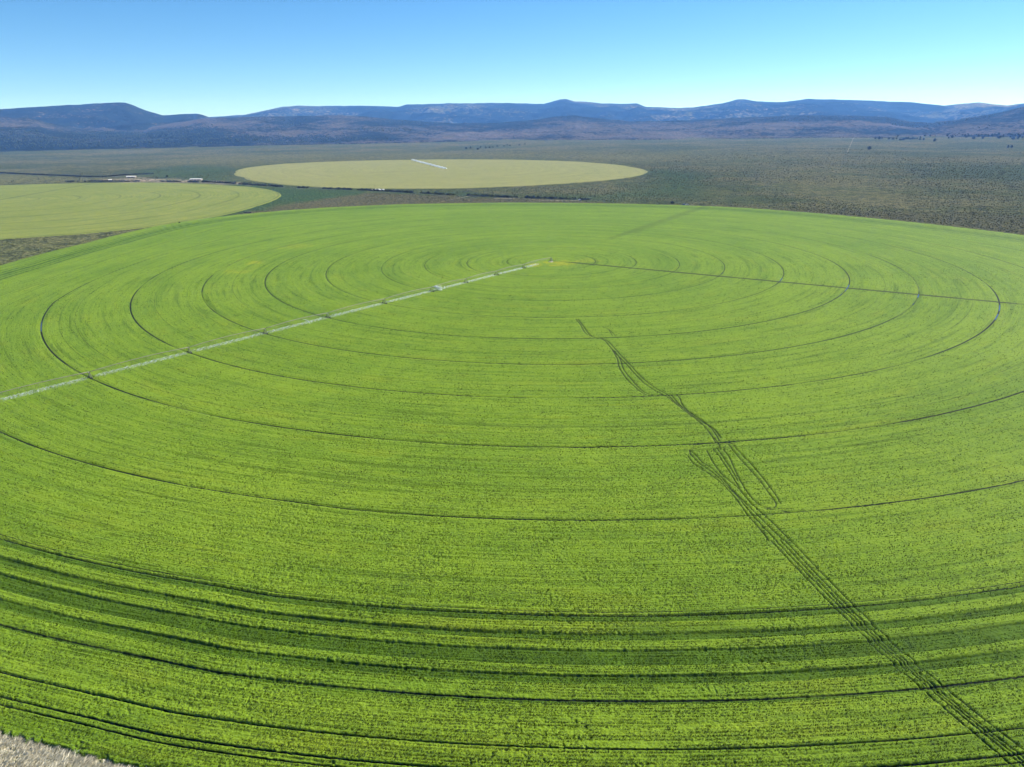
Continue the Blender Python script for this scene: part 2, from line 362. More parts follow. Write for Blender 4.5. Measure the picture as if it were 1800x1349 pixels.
# ------------------------------------------------------------------ the two farther round fields
FEDGE = []
def far_field(c, pts, dflt, fill, label, gA, gB, spacing, paths=(), rs=.35):
    a, r = edge_table(c, pts, dflt, fill); FEDGE.append((c, a, r)); n = 300; m = 130
    th = np.linspace(-np.pi, np.pi, n, endpoint=False); re = np.interp(th, a, r)
    fr = np.concatenate([np.linspace(0.004, .985, m-3), [.994, .998, 1.003]])
    T, FR = np.meshgrid(th, fr); RR = FR*re[None, :]
    X = (c[0]+RR*np.cos(T)).ravel(); Y = (c[1]+RR*np.sin(T)).ravel()
    z = -.1+.25*(vn(X/9, Y/9, 3)-.5)+.1*(vn(X/3, Y/3, 6)-.5); z[-n:] = GZ-.3; z[-2*n:-n] = -.25
    i = np.arange(n*m).reshape(m, n); j = np.roll(i, -1, 1)
    f = np.stack([i[:-1], i[1:], j[1:], j[:-1]], -1).reshape(-1, 4)
    V = np.stack([X, Y, z], -1); V = np.vstack([V, [[c[0], c[1], -.1]]])
    rho = np.append((FR*dflt).ravel(), 0)
    me = npmesh('crop', V, f, True, {'rho': rho})
    rings = [(spacing*k, 1.6, rs) for k in range(1, int(dflt/spacing)+1)]
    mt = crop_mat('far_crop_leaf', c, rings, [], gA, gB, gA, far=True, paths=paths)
    return tag(link('crop', me, mt), kind='stuff', label=label)
C2 = gp(-5, 352); R2 = math.hypot(gp(493, 345)[0]-C2[0], gp(493, 345)[1]-C2[1])
far_field(C2, [(493, 345), (480, 352), (450, 362), (400, 376), (330, 388.5), (250, 400), (150, 410), (60, 416), (0, 420), (-60, 424), (486, 337), (460, 331), (400, 326), (330, 322.5), (250, 321), (200, 321.5), (100, 323), (0, 326), (-60, 329)],
          R2, [math.radians(d) for d in (170, 190-360, -150)], 'pale green crop of the round field at the left behind the big one', (.112, .142, .026), (.150, .172, .036), R2/7.05, paths=[(gp(-60, 362), gp(168, 322), 3.2, .7), (gp(-60, 349), gp(40, 343), 2.0, .4)])
C3 = gp(783, 297); R3 = 560.
far_field(C3, [(415, 303), (440, 294), (500, 288), (600, 283.5), (725, 281), (850, 280.5), (950, 282), (1050, 287), (1110, 294), (1138, 302), (1110, 311), (1050, 318), (950, 325), (800, 331), (650, 331), (550, 328), (480, 322), (430, 312)],
          R3, [], 'pale yellow green crop of the farthest round field', (.145, .155, .045), (.18, .18, .06), 62., rs=.15, paths=[(gp(640, 305), gp(783, 297.5), 5., .5)])
# ------------------------------------------------------------------ ground sheet
def poly_mask(X, Y, pts, soft):
    w = np.array([gp(*p) for p in pts]); inside = np.zeros(X.shape, bool); d = np.full(X.shape, 1e9); j = len(w)-1
    for i in range(len(w)):
        x0, y0 = w[j]; x1, y1 = w[i]
        c = ((y1 > Y) != (y0 > Y)) & (X < (x0-x1)*(Y-y1)/(y0-y1+1e-12)+x1); inside ^= c
        ex, ey = x1-x0, y1-y0; t = np.clip(((X-x0)*ex+(Y-y0)*ey)/(ex*ex+ey*ey+1e-9), 0, 1)
        d = np.minimum(d, np.hypot(X-x0-t*ex, Y-y0-t*ey)); j = i
    return sstep(-soft, soft, np.where(inside, d, -d))
def plain_z(X, Y):
    D = np.hypot(X, Y)
    k = sstep(1700, 3200, D)*np.where(Y > 0, 1, .4)
    k = k*sstep(560, 900, np.hypot(X-C3[0], Y-C3[1]))*sstep(R2, R2+260, np.hypot(X-C2[0], Y-C2[1]))
    u = (fbm(X/900., Y/900., 3, 71)-.5)*16+(fbm(X/260., Y/260., 3, 72)-.5)*5
    return GZ + k*u + 26*sstep(3200, 7000, D)*np.where(Y > 0, 1, 0)+(vn(X/7, Y/7, 8)-.5)*.5*sstep(60, 90, D)*sstep(2., 30., np.hypot(X-PC[0], Y-PC[1])-600)
def gpt(px, py):
    x, y = gp(px, py, GZ)
    for _ in range(6):
        z = float(plain_z(np.array([x]), np.array([y]))[0]); dx, dy, dz = ray(px, py)
        if dz > -1e-3: break
        t = (H-z)/(-dz); x, y = dx*t, dy*t
    return x, y, float(plain_z(np.array([x]), np.array([y]))[0])
def build_ground():
    az = np.concatenate([np.radians(np.linspace(-180, -52, 70, endpoint=False)), np.radians(np.linspace(-52, 52, 1000, endpoint=False)), np.radians(np.linspace(52, 180, 71))])
    D = np.concatenate([[.5, 20, 40, 60], 1/np.linspace(1/75., 1/6500., 620), np.geomspace(6900, 16500, 14)])
    A, DD = np.meshgrid(az, D); X = (DD*np.sin(A)).ravel(); Y = (DD*np.cos(A)).ravel()
    z = plain_z(X, Y); z[DD.ravel() < 1] = GZ
    jx = X+(fbm(X/40, Y/40, 3, 91)-.5)*30; jy = Y+(fbm(X/40+50, Y/40, 3, 92)-.5)*60
    green = poly_mask(jx, jy, [(400, 319), (440, 327), (600, 334), (660, 339), (560, 352), (500, 358), (470, 368), (440, 372), (360, 386), (300, 392), (200, 400), (300, 350)], 18)
    green = np.maximum(green, .75*poly_mask(jx, jy, [(230, 300), (330, 290), (420, 294), (410, 305), (420, 314), (480, 324), (640, 333), (900, 344), (1050, 341), (1150, 330), (1180, 312), (1140, 300), (1160, 296), (1230, 310), (1200, 345), (1000, 352), (700, 342), (400, 323), (250, 312)], 60))
    brown = poly_mask(jx, jy, [(380, 384), (470, 368), (560, 352), (660, 339), (860, 347), (1020, 352), (1060, 359), (700, 362), (500, 372), (380, 390)], 10)
    brown = np.maximum(brown, .8*poly_mask(jx, jy, [(1050, 357), (1250, 361), (1800, 377), (2000, 384), (2000, 450), (1800, 416), (1500, 384), (1250, 366)], 12))
    red = poly_mask(jx, jy, [(-200, 250), (60, 246), (150, 246), (160, 251), (60, 259), (-200, 262)], 120)
    pale = np.maximum(poly_mask(jx, jy, [(-200, 306), (0, 306), (150, 312), (200, 314), (120, 321), (0, 325), (-200, 330)], 12)*1.,
                      poly_mask(jx, jy, [(250, 283), (420, 272), (700, 268), (1250, 266), (1500, 280), (1100, 288), (900, 281), (500, 287), (400, 294)], 180)*.55)
    pale = np.maximum(pale, .6*poly_mask(jx, jy, [(-150, 428), (0, 420), (200, 403), (330, 389), (385, 382), (300, 394), (150, 428), (0, 468), (-150, 505)], 8))
    dirt = poly_mask(jx, jy, [(180, 316), (230, 313.5), (300, 314), (420, 320), (440, 325), (330, 320.5), (200, 319.5)], 8)
    q = np.hypot(X-PC[0], Y-PC[1]); off = q-redge(np.arctan2(Y-PC[1], X-PC[0])); straw = sstep(-3, 0, off)*(1-sstep(24, 45, off))*(Y < 200)
    f = gridfaces(len(D), len(az))
    me = npmesh('ground', np.stack([X, Y, z], -1), f[:, ::-1], True, dict(green=green, brown=brown, red=red, pale=pale, dirt=dirt, straw=straw))
    t = NT('sagebrush_ground', .95, .0); P = t.pos(); x, y, zz = t.sep(P); P2 = t.vec(x, y, 0.)
    n1 = t.noise(P2, .0022, 5, .6); n2 = t.noise(P2, .012, 6, .65); n5 = t.noise(P2, .055, 4, .6); n3 = t.noise(P2, .22, 4, .65); n4 = t.noise(P2, .9, 3)
    col = t.mix(t.mr(t.math('ADD', t.math('MULTIPLY', n1, .6), t.math('MULTIPLY', n2, .4)), .42, .58), (.056, .072, .026), (.108, .106, .048))
    col = t.mix(t.mr(n2, .56, .72, 0., .4), col, (.11, .098, .055))
    col = t.mix(t.attr('pale'), col, (.118, .122, .05)); 
    col = t.mix(t.math('MULTIPLY', t.mr(n5, .55, .38), .6), col, (.020, .028, .014)); col = t.mix(t.math('MULTIPLY', t.mr(n5, .58, .72), .45), col, (.13, .115, .06))
    gm = t.math('MULTIPLY', t.attr('green'), t.mr(n2, .3, .6, .75, 1.)); col = t.mix(gm, col, t.mix(t.mr(n3, .35, .65), (.022, .052, .018), (.042, .078, .026)))
    col = t.mix(t.attr('brown'), col, t.mix(t.mr(n3, .35, .68), (.058, .060, .026), (.098, .090, .048)))
    col = t.mix(t.math('MULTIPLY', t.attr('red'), .6), col, (.19, .10, .06))
    col = t.mix(t.math('MULTIPLY', t.attr('dirt'), t.mr(n2, .4, .6, .3, .9)), col, (.26, .22, .17))
    shrub = t.mr(n3, .55, .42); col = t.mix(t.math('MULTIPLY', shrub, .62), col, (.026, .032, .020))
    col = t.mix(t.mr(n4, .6, .75, 0., .35), col, (.2, .18, .12))
    col = t.mix(t.attr('straw'), col, t.mix(t.mr(n4, .35, .65), (.10, .11, .05), (.34, .31, .23)))
    nb = t.bump(t.math('ADD', n3, t.math('ADD', t.math('MULTIPLY', n2, 1.5), t.math('MULTIPLY', n5, 1.5))), 3.6, 1.)
    tag(link('ground', me, t.done(col, nb)), kind='structure')
build_ground()
# ------------------------------------------------------------------ hills and mountains
def hill_mat(name, grass, tan, tree, cover, sc):
    t = NT(name, .95, .0); P = t.pos(); x, y, z = t.sep(P)
    N = t.sep(t.new('ShaderNodeNewGeometry').outputs['Normal'])
    n1 = t.noise(P, .0011*sc, 5, .6); n2 = t.noise(P, .006*sc, 5, .65); n3 = t.noise(P, .03*sc, 4, .65)
    col = t.mix(t.mr(n2, .4, .62), grass, tan)
    cv = t.math('ADD', t.math('MULTIPLY', n1, .75), t.math('ADD', t.math('MULTIPLY', n2, .45), t.math('MULTIPLY', t.math('ADD', t.attr('cover'), cover), .3)))
    dot = t.mr(t.math('ADD', t.math('MULTIPLY', n3, .8), cv), 1.11, 1.22)
    col = t.mix(dot, col, tree)
    return t.done(col, t.bump(t.math('ADD', n3, t.math('MULTIPLY', n2, 3.)), 14., 1.))
def ridge(name, pts, Df, Dc, Db, mat, amp, sc, nA=700, nT=110, pw=1.25, seed=0, dvar=.06, cov=None):
    ae = sorted(azel(*p) for p in pts); aa = np.array([a for a, e in ae]); ee = np.array([e for a, e in ae])
    az = np.linspace(aa[0], aa[-1], nA); el = np.interp(az, aa, ee)
    el = el+(fbm(az*90, az*0, 3, seed+3)-.5)*.0009*(1 if amp > 40 else 1)
    dv = 1+dvar*(fbm(az*9, az*0+3, 3, seed+5)-.5)*2
    t = np.concatenate([np.linspace(0, 1, nT), 1+np.linspace(0, 1, 14)[1:]])
    A, T = np.meshgrid(az, t); E = el[None, :]+0*T; dvv = dv[None, :]+0*T
    D = np.where(T <= 1, Df+(Dc*dvv-Df)*T, Dc*dvv+(Db-Dc*dvv)*(T-1))
    zc = H+Dc*dvv*E
    zf = 10.
    S = np.where(T <= 1, np.clip(T, 0, 1)**pw, 1-sstep(0, 1, T-1)*1.1)
    X = D*np.sin(A); Y = D*np.cos(A)
    rg = 1-np.abs(2*fbm(X/sc+seed, Y/(sc*1.6), 4, seed+11)-1)
    rg2 = 1-np.abs(2*fbm(X/(sc*.3), Y/(sc*.4)+seed, 3, seed+17)-1)
    env = np.where(T <= 1, np.sin(np.pi*np.clip(T, 0, 1)**.8)*np.clip((1-T)*6, 0, 1), 0)
    z = zf+(zc-zf)*S + env*(amp*(rg-.72)+amp*.55*(rg2-.7))
    z = np.where(T < .02, np.minimum(z, -25), z)
    cover = fbm(X/900., Y/900., 3, seed+23)
    if cov is not None: cover = cover+cov(A, T)
    me = npmesh(name, np.stack([X, Y, z], -1).reshape(-1, 3), gridfaces(len(t), nA), True, {'cover': cover.ravel()})
    # make face normals point up
    o = link(name, me, mat); me.flip_normals(); tag(o, kind='structure')
    def surf(a, tt):
        i = np.clip((a-az[0])/(az[-1]-az[0])*(nA-1), 0, nA-1).astype(int); j = np.clip(tt*(nT-1), 0, nT-1).astype(int)
        return X[j, i], Y[j, i], z[j, i], cover[j, i]
    return surf
mFar = hill_mat('far_ridge', (.06, .064, .036), (.16, .14, .085), (.006, .010, .008), .35, .6)
mMesa = hill_mat('mesa_slope', (.075, .068, .044), (.15, .115, .085), (.010, .015, .010), .45, .9)
mFoot = hill_mat('foothill_slope', (.058, .056, .048), (.084, .074, .064), (.011, .017, .012), .3, 1.4)
ridge('mountains', [(-700, 210), (-200, 215), (200, 213), (300, 213), (370, 206), (430, 202), (460, 196), (495, 188), (520, 186), (560, 187), (620, 186), (700, 188), (715, 184), (790, 182), (890, 181), (955, 183), (985, 175), (995, 174), (1010, 178), (1030, 179), (1060, 182),
    (1100, 183), (1120, 182), (1135, 188), (1180, 190), (1220, 189), (1240, 186), (1270, 182), (1295, 175), (1310, 175), (1330, 178), (1375, 180), (1400, 177), (1420, 174), (1450, 175), (1470, 175), (1520, 177), (1600, 180), (1660, 186), (1720, 180), (1770, 186), (1800, 182), (2000, 178), (2500, 190)],
    8800, 13000, 15500, mFar, 260, 1700, 900, 110, 1.15, 1)
ridge('mesa', [(-700, 214), (-200, 203), (0, 192), (90, 187), (150, 183.5), (205, 180), (220, 180.5), (235, 186), (255, 194), (285, 202.5), (300, 202), (345, 200), (352, 201), (368, 206.5), (420, 214), (520, 226), (640, 240)],
    6300, 8800, 10500, mMesa, 150, 1100, 500, 90, 1.2, 41, .03)
SF = ridge('foothills', [(-700, 218), (-200, 214), (-60, 208), (0, 206), (50, 208), (100, 219), (140, 226), (250, 226), (300, 217), (360, 208), (430, 206), (520, 204.5), (600, 202.5), (640, 205), (700, 211), (800, 217), (880, 216), (940, 211), (980, 204.5), (1010, 203.5), (1060, 209), (1110, 214), (1200, 212.5),
    (1300, 207), (1400, 203), (1500, 203.5), (1560, 206), (1600, 214), (1640, 216), (1680, 211), (1720, 205), (1760, 197), (1800, 188), (1900, 180), (2500, 196)],
    4700, 7000, 8300, mFoot, 42, 620, 900, 110, 1.3, 77, .05, cov=lambda A, T: -.22*(1-sstep(.5, .85, T))*sstep(-.30, .0, A))
def leaf_mat(name, A, B, spec=.3):
    t = NT(name, .5, spec); g = t.new('ShaderNodeNewGeometry'); n = t.noise(g.outputs['Position'], .35, 3)
    f = t.math('ADD', t.math('MULTIPLY', g.outputs['Random Per Island'], .6), t.math('MULTIPLY', n, .5))
    c = t.mix(t.mr(f, .2, .85), A, B); t.L(c, t.b.inputs['Base Color'])
    tl = t.new('ShaderNodeBsdfTranslucent'); t.L(c, tl.inputs[0]); m = t.new('ShaderNodeMixShader'); m.inputs[0].default_value = .4
    t.L(t.b.outputs[0], m.inputs[1]); t.L(tl.outputs[0], m.inputs[2]); t.L(m.outputs[0], t.n['Material Output'].inputs['Surface']); return t.m
# ------------------------------------------------------------------ metal irrigation machines
M_galv = plain_mat('galvanised_steel', (.15, .13, .135), .55, .2)
M_truss = plain_mat('dull_truss_steel', (.10, .095, .09), .6, .2)
M_dark = plain_mat('dark_hose', (.05, .055, .055), .7)
M_tyre = plain_mat('tyre_rubber', (.018, .018, .018), .85)
M_rim = plain_mat('painted_rim', (.25, .25, .24), .5, .3)
M_box = plain_mat('grey_control_box', (.35, .36, .37), .5)
M_conc = plain_mat('concrete_pad', (.33, .31, .28), .9)
def water_mat(name, dens):
    t = NT(name, .4); t.b.inputs['Base Color'].default_value = (.86, .92, .92, 1)
    tr = t.new('ShaderNodeBsdfTransparent'); tl = t.new('ShaderNodeBsdfTranslucent'); tl.inputs[0].default_value = (.86, .93, .92, 1)
    m1 = t.new('ShaderNodeMixShader'); m1.inputs[0].default_value = .55; t.L(t.b.outputs[0], m1.inputs[1]); t.L(tl.outputs[0], m1.inputs[2])
    m2 = t.new('ShaderNodeMixShader')
    n = t.noise(t.pos(), 1.1, 3); t.L(t.mr(n, .3, .65, dens*.8, min(1, dens*1.2)), m2.inputs[0])
    t.L(tr.outputs[0], m2.inputs[1]); t.L(m1.outputs[0], m2.inputs[2])
    t.L(m2.outputs[0], t.n['Material Output'].inputs['Surface']); return t.m
M_spray = water_mat('spray_water', .23)
M_spray2 = water_mat('spray_water_bright', .95)
PH = 3.9                                     # pipe height above the soil
tower_proto = {}
def make_tower_mesh():
    fr = MB(); b = 1.9
    for s in (-1, 1):
        for q in (-.35, .35): fr.tube([(q, s*b, .75), (q*.3, s*.14, PH-.12)], .09, 5)
        fr.tube([(-.35, s*b, .75), (.35, s*b, .75)], .05, 5)
    fr.box((0, 0, .78), (.16, 2*b+.3, .16)); fr.tube([(0, -b*.55, .8+1.0), (0, b*.55, .8+1.0)], .035, 5)
    fr.tube([(0, -b*.9, .8), (0, b*.4, 2.5)], .03, 4); fr.tube([(0, b*.9, .8), (0, -b*.4, 2.5)], .03, 4)
    ty = MB(); ty.lathe([(.36, -.14), (.56, -.19), (.66, -.15), (.68, 0), (.66, .15), (.56, .19), (.36, .14)], (0, 0, 0), 'x' if False else 'y', 18)
    # treads
    for k in range(14):
        a = 2*math.pi*k/14; ty.box((.68*math.cos(a), 0, .68*math.sin(a)), (.07, .3, .07))
    ri = MB(); ri.lathe([(.02, .06), (.1, .07), (.34, .02), (.37, .12), (.37, -.12), (.34, -.02), (.1, -.04), (.02, -.04)], (0, 0, 0), 'y', 14)
    gb = MB(); gb.box((0, 0, .98), (.4, .5, .26)); gb.tube([(0, -b, .72), (0, b, .72)], .03, 5)
    pb = MB(); pb.box((.28, 0, PH-.45), (.25, .3, .45)); pb.box((.28, 0, PH-.2), (.3, .36, .04))
    return dict(frame=fr.mesh('tower_frame'), tyre=ty.mesh('tyre', True), rim=ri.mesh('rim', True), gear=gb.mesh('drive_motor'), panel=pb.mesh('switch_box'))
TM = make_tower_mesh()
for k, m in (('frame', M_galv), ('tyre', M_tyre), ('rim', M_rim), ('gear', M_dark), ('panel', M_box)): TM[k].materials.append(m)
def irrigator(label, c, ang, radii, simple=False):
    """arm along local +x"""
    root = thing('pivot_irrigator', label, 'irrigation machine', (c[0], c[1], GZ), ang, 'long wheeled irrigation machines on the round fields')
    pad = MB(); pad.box((0, 0, .1), (3.4, 3.4, .24)); pad.obj('concrete_pad', M_conc, root)
    tw = MB()
    for sx in (-1, 1):
        for sy in (-1, 1): tw.tube([(sx*1.5, sy*1.5, .2), (sx*.22, sy*.22, PH+.1)], .075, 6)
    for k, hh in enumerate((1.2, 2.4)):
        q = 1.5-1.28*(hh-.2)/(PH-.1)
        for a, b in (((-q, -q), (q, -q)), ((q, -q), (q, q)), ((q, q), (-q, q)), ((-q, q), (-q, -q))): tw.tube([(*a, hh), (*b, hh)], .04, 5)
    tw.tube([(0, 0, .1), (0, 0, PH+.5)], .13, 10); tw.tube([(0, 0, PH+.45), (.5, 0, PH+.35), (1., 0, PH)], .11, 8)
    tw.obj('pivot_tower', M_galv, root)
    cb = MB(); cb.box((-1.1, -.2, 1.6), (.4, .9, 1.3)); cb.box((-1.1, -.2, 2.28), (.5, 1., .05)); cb.obj('control_panel', M_box, root)
    prev = 0.8
    for i, r in enumerate(radii):
        L = r-prev; n = 12; bow = .7
        arc = [(prev+L*k/n, 0, PH+bow*math.sin(math.pi*k/n)) for k in range(n+1)]
        p = MB(); p.tube(arc, .15 if not simple else .2, 8); 
        for k in (3, 6, 9): p.tube([(arc[k][0]-.06, 0, arc[k][2]), (arc[k][0]+.06, 0, arc[k][2])], .16, 8)
        p.obj('span_pipe', M_galv, root, True)
        tr = MB(); ns = 7; low = [(prev+L*.02, 0, PH-.1)]
        for k in range(1, ns):
            q = k/ns; x = prev+L*q; zt = PH+bow*math.sin(math.pi*q); zl_ = zt-1.15*math.sin(math.pi*q)**.4
            for s in (-1, 1): tr.tube([(x, 0, zt), (x, s*.75, zl_)], .032, 4)
            tr.tube([(x, -.75, zl_), (x, .75, zl_)], .03, 4)
        for s in (-1, 1):
            pts = [(prev+.5, 0, PH)]+[(prev+L*k/ns, s*.75, PH+bow*math.sin(math.pi*k/ns)-1.15*math.sin(math.pi*k/ns)**.4) for k in range(1, ns)]+[(r-.5, 0, PH)]
            tr.tube(pts, .022, 4)
        tr.obj('truss', M_truss, root)
        ho = MB(); nd = max(4, int(L/2.6))
        for k in range(nd):
            x = prev+L*(k+.5)/nd; zt = PH+bow*math.sin(math.pi*(k+.5)/nd); s = 1 if k % 2 else -1
            ho.tube([(x, 0, zt), (x, s*.25, zt+.12), (x, s*.36, zt-.1), (x, s*.38, 1.75)], .022, 4); ho.tube([(x, s*.38, 1.75), (x, s*.38, 1.62)], .05, 5)
        tag(ho.obj('drop_hoses', M_dark, root), kind='stuff')
        # tower
        f = link('wheel_tower', TM['frame'], None, root, (r, 0, 0))
        link('switch_box', TM['panel'], None, f, (0, 0, 0)); link('drive_motor', TM['gear'], None, f, (0, 0, 0))
        for s in (-1, 1):
            w = link('wheel', TM['tyre'], None, root, (r, s*1.95, .68)); w.rotation_euler[2] = math.pi/2
            link('rim', TM['rim'], None, w)
        prev = r
    L = 12.; e = MB(); e.tube([(prev, 0, PH), (prev+L, 0, PH+.15)], .08, 7); e.tube([(prev, 0, PH+1.6), (prev+L*.9, 0, PH+.2)], .02, 4); e.tube([(prev, 0, PH), (prev, 0, PH+1.6)], .04, 4)
    e.tube([(prev+L, 0, PH+.15), (prev+L+.7, .2, PH+.6)], [.07, .04], 6); e.obj('end_boom', M_galv, root)
    return root
armA = math.radians(-129.4)
irrigator('long grey wheeled irrigation arm crossing the big green field', PC, armA, RING[:11])
def loc2w(c, ang, P):
    co, si = math.cos(ang), math.sin(ang); P = np.asarray(P); return np.stack([c[0]+co*P[..., 0]-si*P[..., 1], c[1]+si*P[..., 0]+co*P[..., 1], P[..., 2]+GZ], -1)
def streaks(p0, p1, w):
    """thin 3-sided falling water streaks from p0 to p1"""
    n = len(p0); ax = p1-p0; ax = ax/(np.linalg.norm(ax, axis=1, keepdims=True)+1e-9)
    u = np.cross(ax, np.array([[.31, .87, .2]])); u /= np.linalg.norm(u, axis=1, keepdims=True)+1e-9; v = np.cross(ax, u)
    mid = (p0+p1)/2; V = []
    for k in range(3):
        a = 2*math.pi*k/3; V.append(mid+w[:, None]*(math.cos(a)*u+math.sin(a)*v))
    V = np.stack([p0, *V, p1], 1).reshape(-1, 3); b = np.arange(n)[:, None]*5
    t = np.array([(0, 1, 2), (0, 2, 3), (0, 3, 1), (4, 2, 1), (4, 3, 2), (4, 1, 3)]); F_ = (b[:, :, None]+t[None]).reshape(-1, 3)
    return V, F_
def spray(c, ang, r0, r1, per, skips, rad, label, mat, w=.035, ztop=1.75, gap=2.6, zlow=.55):
    xs = np.arange(r0, r1, gap); xs = xs[[not any(abs(x-s) < 2.2 for s in skips) for x in xs]]
    k = 0; P0 = []; P1 = []
    for i, x in enumerate(xs):
        s = (1 if i % 2 else -1)*.38; a = R_.uniform(0, 2*np.pi, per); q = np.sqrt(R_.uniform(.02, 1, per)); lo = q; hi = np.clip(q+R_.uniform(.12, .4, per), 0, 1.15)
        kk = R_.uniform(.75, 1.15)
        zz = lambda q_: ztop+.12*np.minimum(q_*3, 1)-(ztop-zlow)*q_**2
        P0.append(np.stack([x+rad*kk*lo*np.cos(a), s+rad*kk*lo*np.sin(a), zz(lo)], -1)); P1.append(np.stack([x+rad*kk*hi*np.cos(a), s+rad*kk*hi*np.sin(a), np.maximum(zz(hi), zlow*.6)], -1))
    P0 = np.concatenate(P0); P1 = np.concatenate(P1)
    V, F_ = streaks(P0, P1, R_.uniform(w*.5, w*1.4, len(P0))); V = loc2w(c, ang, V)
    return tag(link('water_spray', npmesh('water_spray', V, F_, False), mat), kind='stuff', label=label)
spray(PC, armA, 20, RING[10], 130, RING, 2.4, 'misty white water falling below the long irrigation arm of the big field', M_spray, .05, 1.8, 1.7)
def jet(x, y, z, d, n, spread, length, label):
    d = np.array(d, float); d /= np.linalg.norm(d)
    v = d[None]+R_.normal(0, spread, (n, 3)); t0 = R_.uniform(0, .75, n); t1 = t0+R_.uniform(.08, .25, n)
    f = lambda t: np.stack([x+v[:, 0]*length*t, y+v[:, 1]*length*t, np.maximum(z+v[:, 2]*length*t-3.2*t*t, .5)], -1)
    V, F_ = streaks(f(t0), f(t1), R_.uniform(.025, .07, n))
    tag(link('water_jet', npmesh('water_jet', loc2w(PC, armA, V), F_, False), M_spray2), label, 'water jet', 'water jets leaking from the irrigation arm')
jet(RING[3]-.5, .1, PH+.1, (-1, .45, .05), 800, .13, 7.5, 'broad white fan of water bursting from the arm beside a wheel tower')
jet(RING[5]+(RING[6]-RING[5])*.42, .1, PH-.2, (-.5, .8, .1), 200, .05, 5, 'thin white water jet leaking from the middle of an arm span')
# water standing in the wheel ruts
M_water = NT('rut_water', .06, .5); _n = M_water.noise(M_water.pos(), 3., 3); M_water = M_water.done((.05, .05, .045), M_water.bump(_n, .01, .15))
for ri, a0, a1 in ((3, -26.5, -24), (4, -29.5, -26), (5, -33.5, -28), (5, -37, -36), (6, -33, -30.5), (6, -37.5, -36.8), (7, -35.5, -32.5), (7, -40, -37), (8, -151, -147)):
    R = RING[ri]; th = np.radians(np.linspace(a0, a1, 40)); wv = .12+.3*vn(np.arange(40)/4., th*0+ri, 3)
    V = np.stack([np.stack([PC[0]+(R+s*wv)*np.cos(th), PC[1]+(R+s*wv)*np.sin(th), th*0-.1], -1) for s in (-1, 1)], 1).reshape(-1, 3)
    me = npmesh('puddle', V, gridfaces(40, 2)); o_ = link('puddle', me, M_water); tag(o_, kind='structure')
    if me.polygons[0].normal.z < 0: me.flip_normals()
# far machine
V3 = gp(725, 281.5); a3 = math.atan2(V3[1]-C3[1], V3[0]-C3[0]); L3 = math.hypot(V3[0]-C3[0], V3[1]-C3[1])
irrigator('distant white irrigation arm on the farthest round field', C3, a3, [L3*(k+1)/9.-1 for k in range(9)], True)
spray(C3, a3, 4, L3, 420, [], 5.2, 'white curtain of water below the distant irrigation arm', M_spray2, .3, 3.7, 2.4)
# ------------------------------------------------------------------ junipers
M_jun = NT('juniper_foliage', .9, .15)
_n = M_jun.noise(M_jun.pos(), .9, 4); M_jun = M_jun.done(M_jun.mix(M_jun.mr(_n, .35, .65), (.020, .030, .014), (.045, .058, .026)))
M_bark = plain_mat('juniper_bark', (.10, .075, .055), .9)
M_brush = plain_mat('dark_brush', (.018, .024, .012), .95, var=.5, sc=.8)
def crown_np(h, w, n, rg, conic=.6):
    """leaf clump faces spread through an uneven crown"""
    q = rg.uniform(0, 1, n)**.8; a = rg.uniform(0, 2*np.pi, n); lump = 1+.35*np.sin(3*a+rg.uniform(0, 6))+.25*np.sin(5*q*3+a*2)
    prof = w*.5*(np.sin(np.pi*np.clip(q*.86+.14, 0, 1))**.7)*(1-conic*q*.5)*lump; r = prof*rg.uniform(.35, 1, n)**.5
    c = np.stack([r*np.cos(a), r*np.sin(a), h*(.1+.9*q)], -1); s = w*.13*rg.uniform(.5, 1.3, n)
    d1 = rg.normal(0, 1, (n, 3)); d1 /= np.linalg.norm(d1, axis=1, keepdims=True); d2 = np.cross(d1, rg.normal(0, 1, (n, 3))); d2 /= np.linalg.norm(d2, axis=1, keepdims=True)
    d3 = np.cross(d1, d2)
    V = np.stack([c+d1*s[:, None], c-d1*s[:, None]*.8+d2*s[:, None]*.7, c-d2*s[:, None]*.9, c+d3*s[:, None]*.9], 1).reshape(-1, 3)
    b = np.arange(n)[:, None, None]*4; F_ = (b+np.array([(0, 1, 2), (0, 1, 3), (0, 2, 3), (1, 2, 3)])[None]).reshape(-1, 3)
    return V, F_
JV = []
for k in range(6):
    rg = np.random.default_rng(100+k); V, F_ = crown_np(1., (.8, .95, .7, .85, 1.05, .75)[k], 260, rg, (.7, .4, .9, .6, .3, .8)[k])
    cm = npmesh('crown', V, F_, False); cm.materials.append(M_jun)
    tb = MB(); tb.tube([(0, 0, -.08), (.01, 0, .18), (.0, .02, .5), (.02, .0, .85)], [.045, .035, .022, .006], 6)
    for j in range(4):
        a = j*1.7+k; tb.tube([(0, 0, .18+.1*j), (.22*math.cos(a), .22*math.sin(a), .34+.11*j)], [.018, .005], 4)
    tm = tb.mesh('trunk'); tm.materials.append(M_bark); JV.append((cm, tm))
NJ = [0]
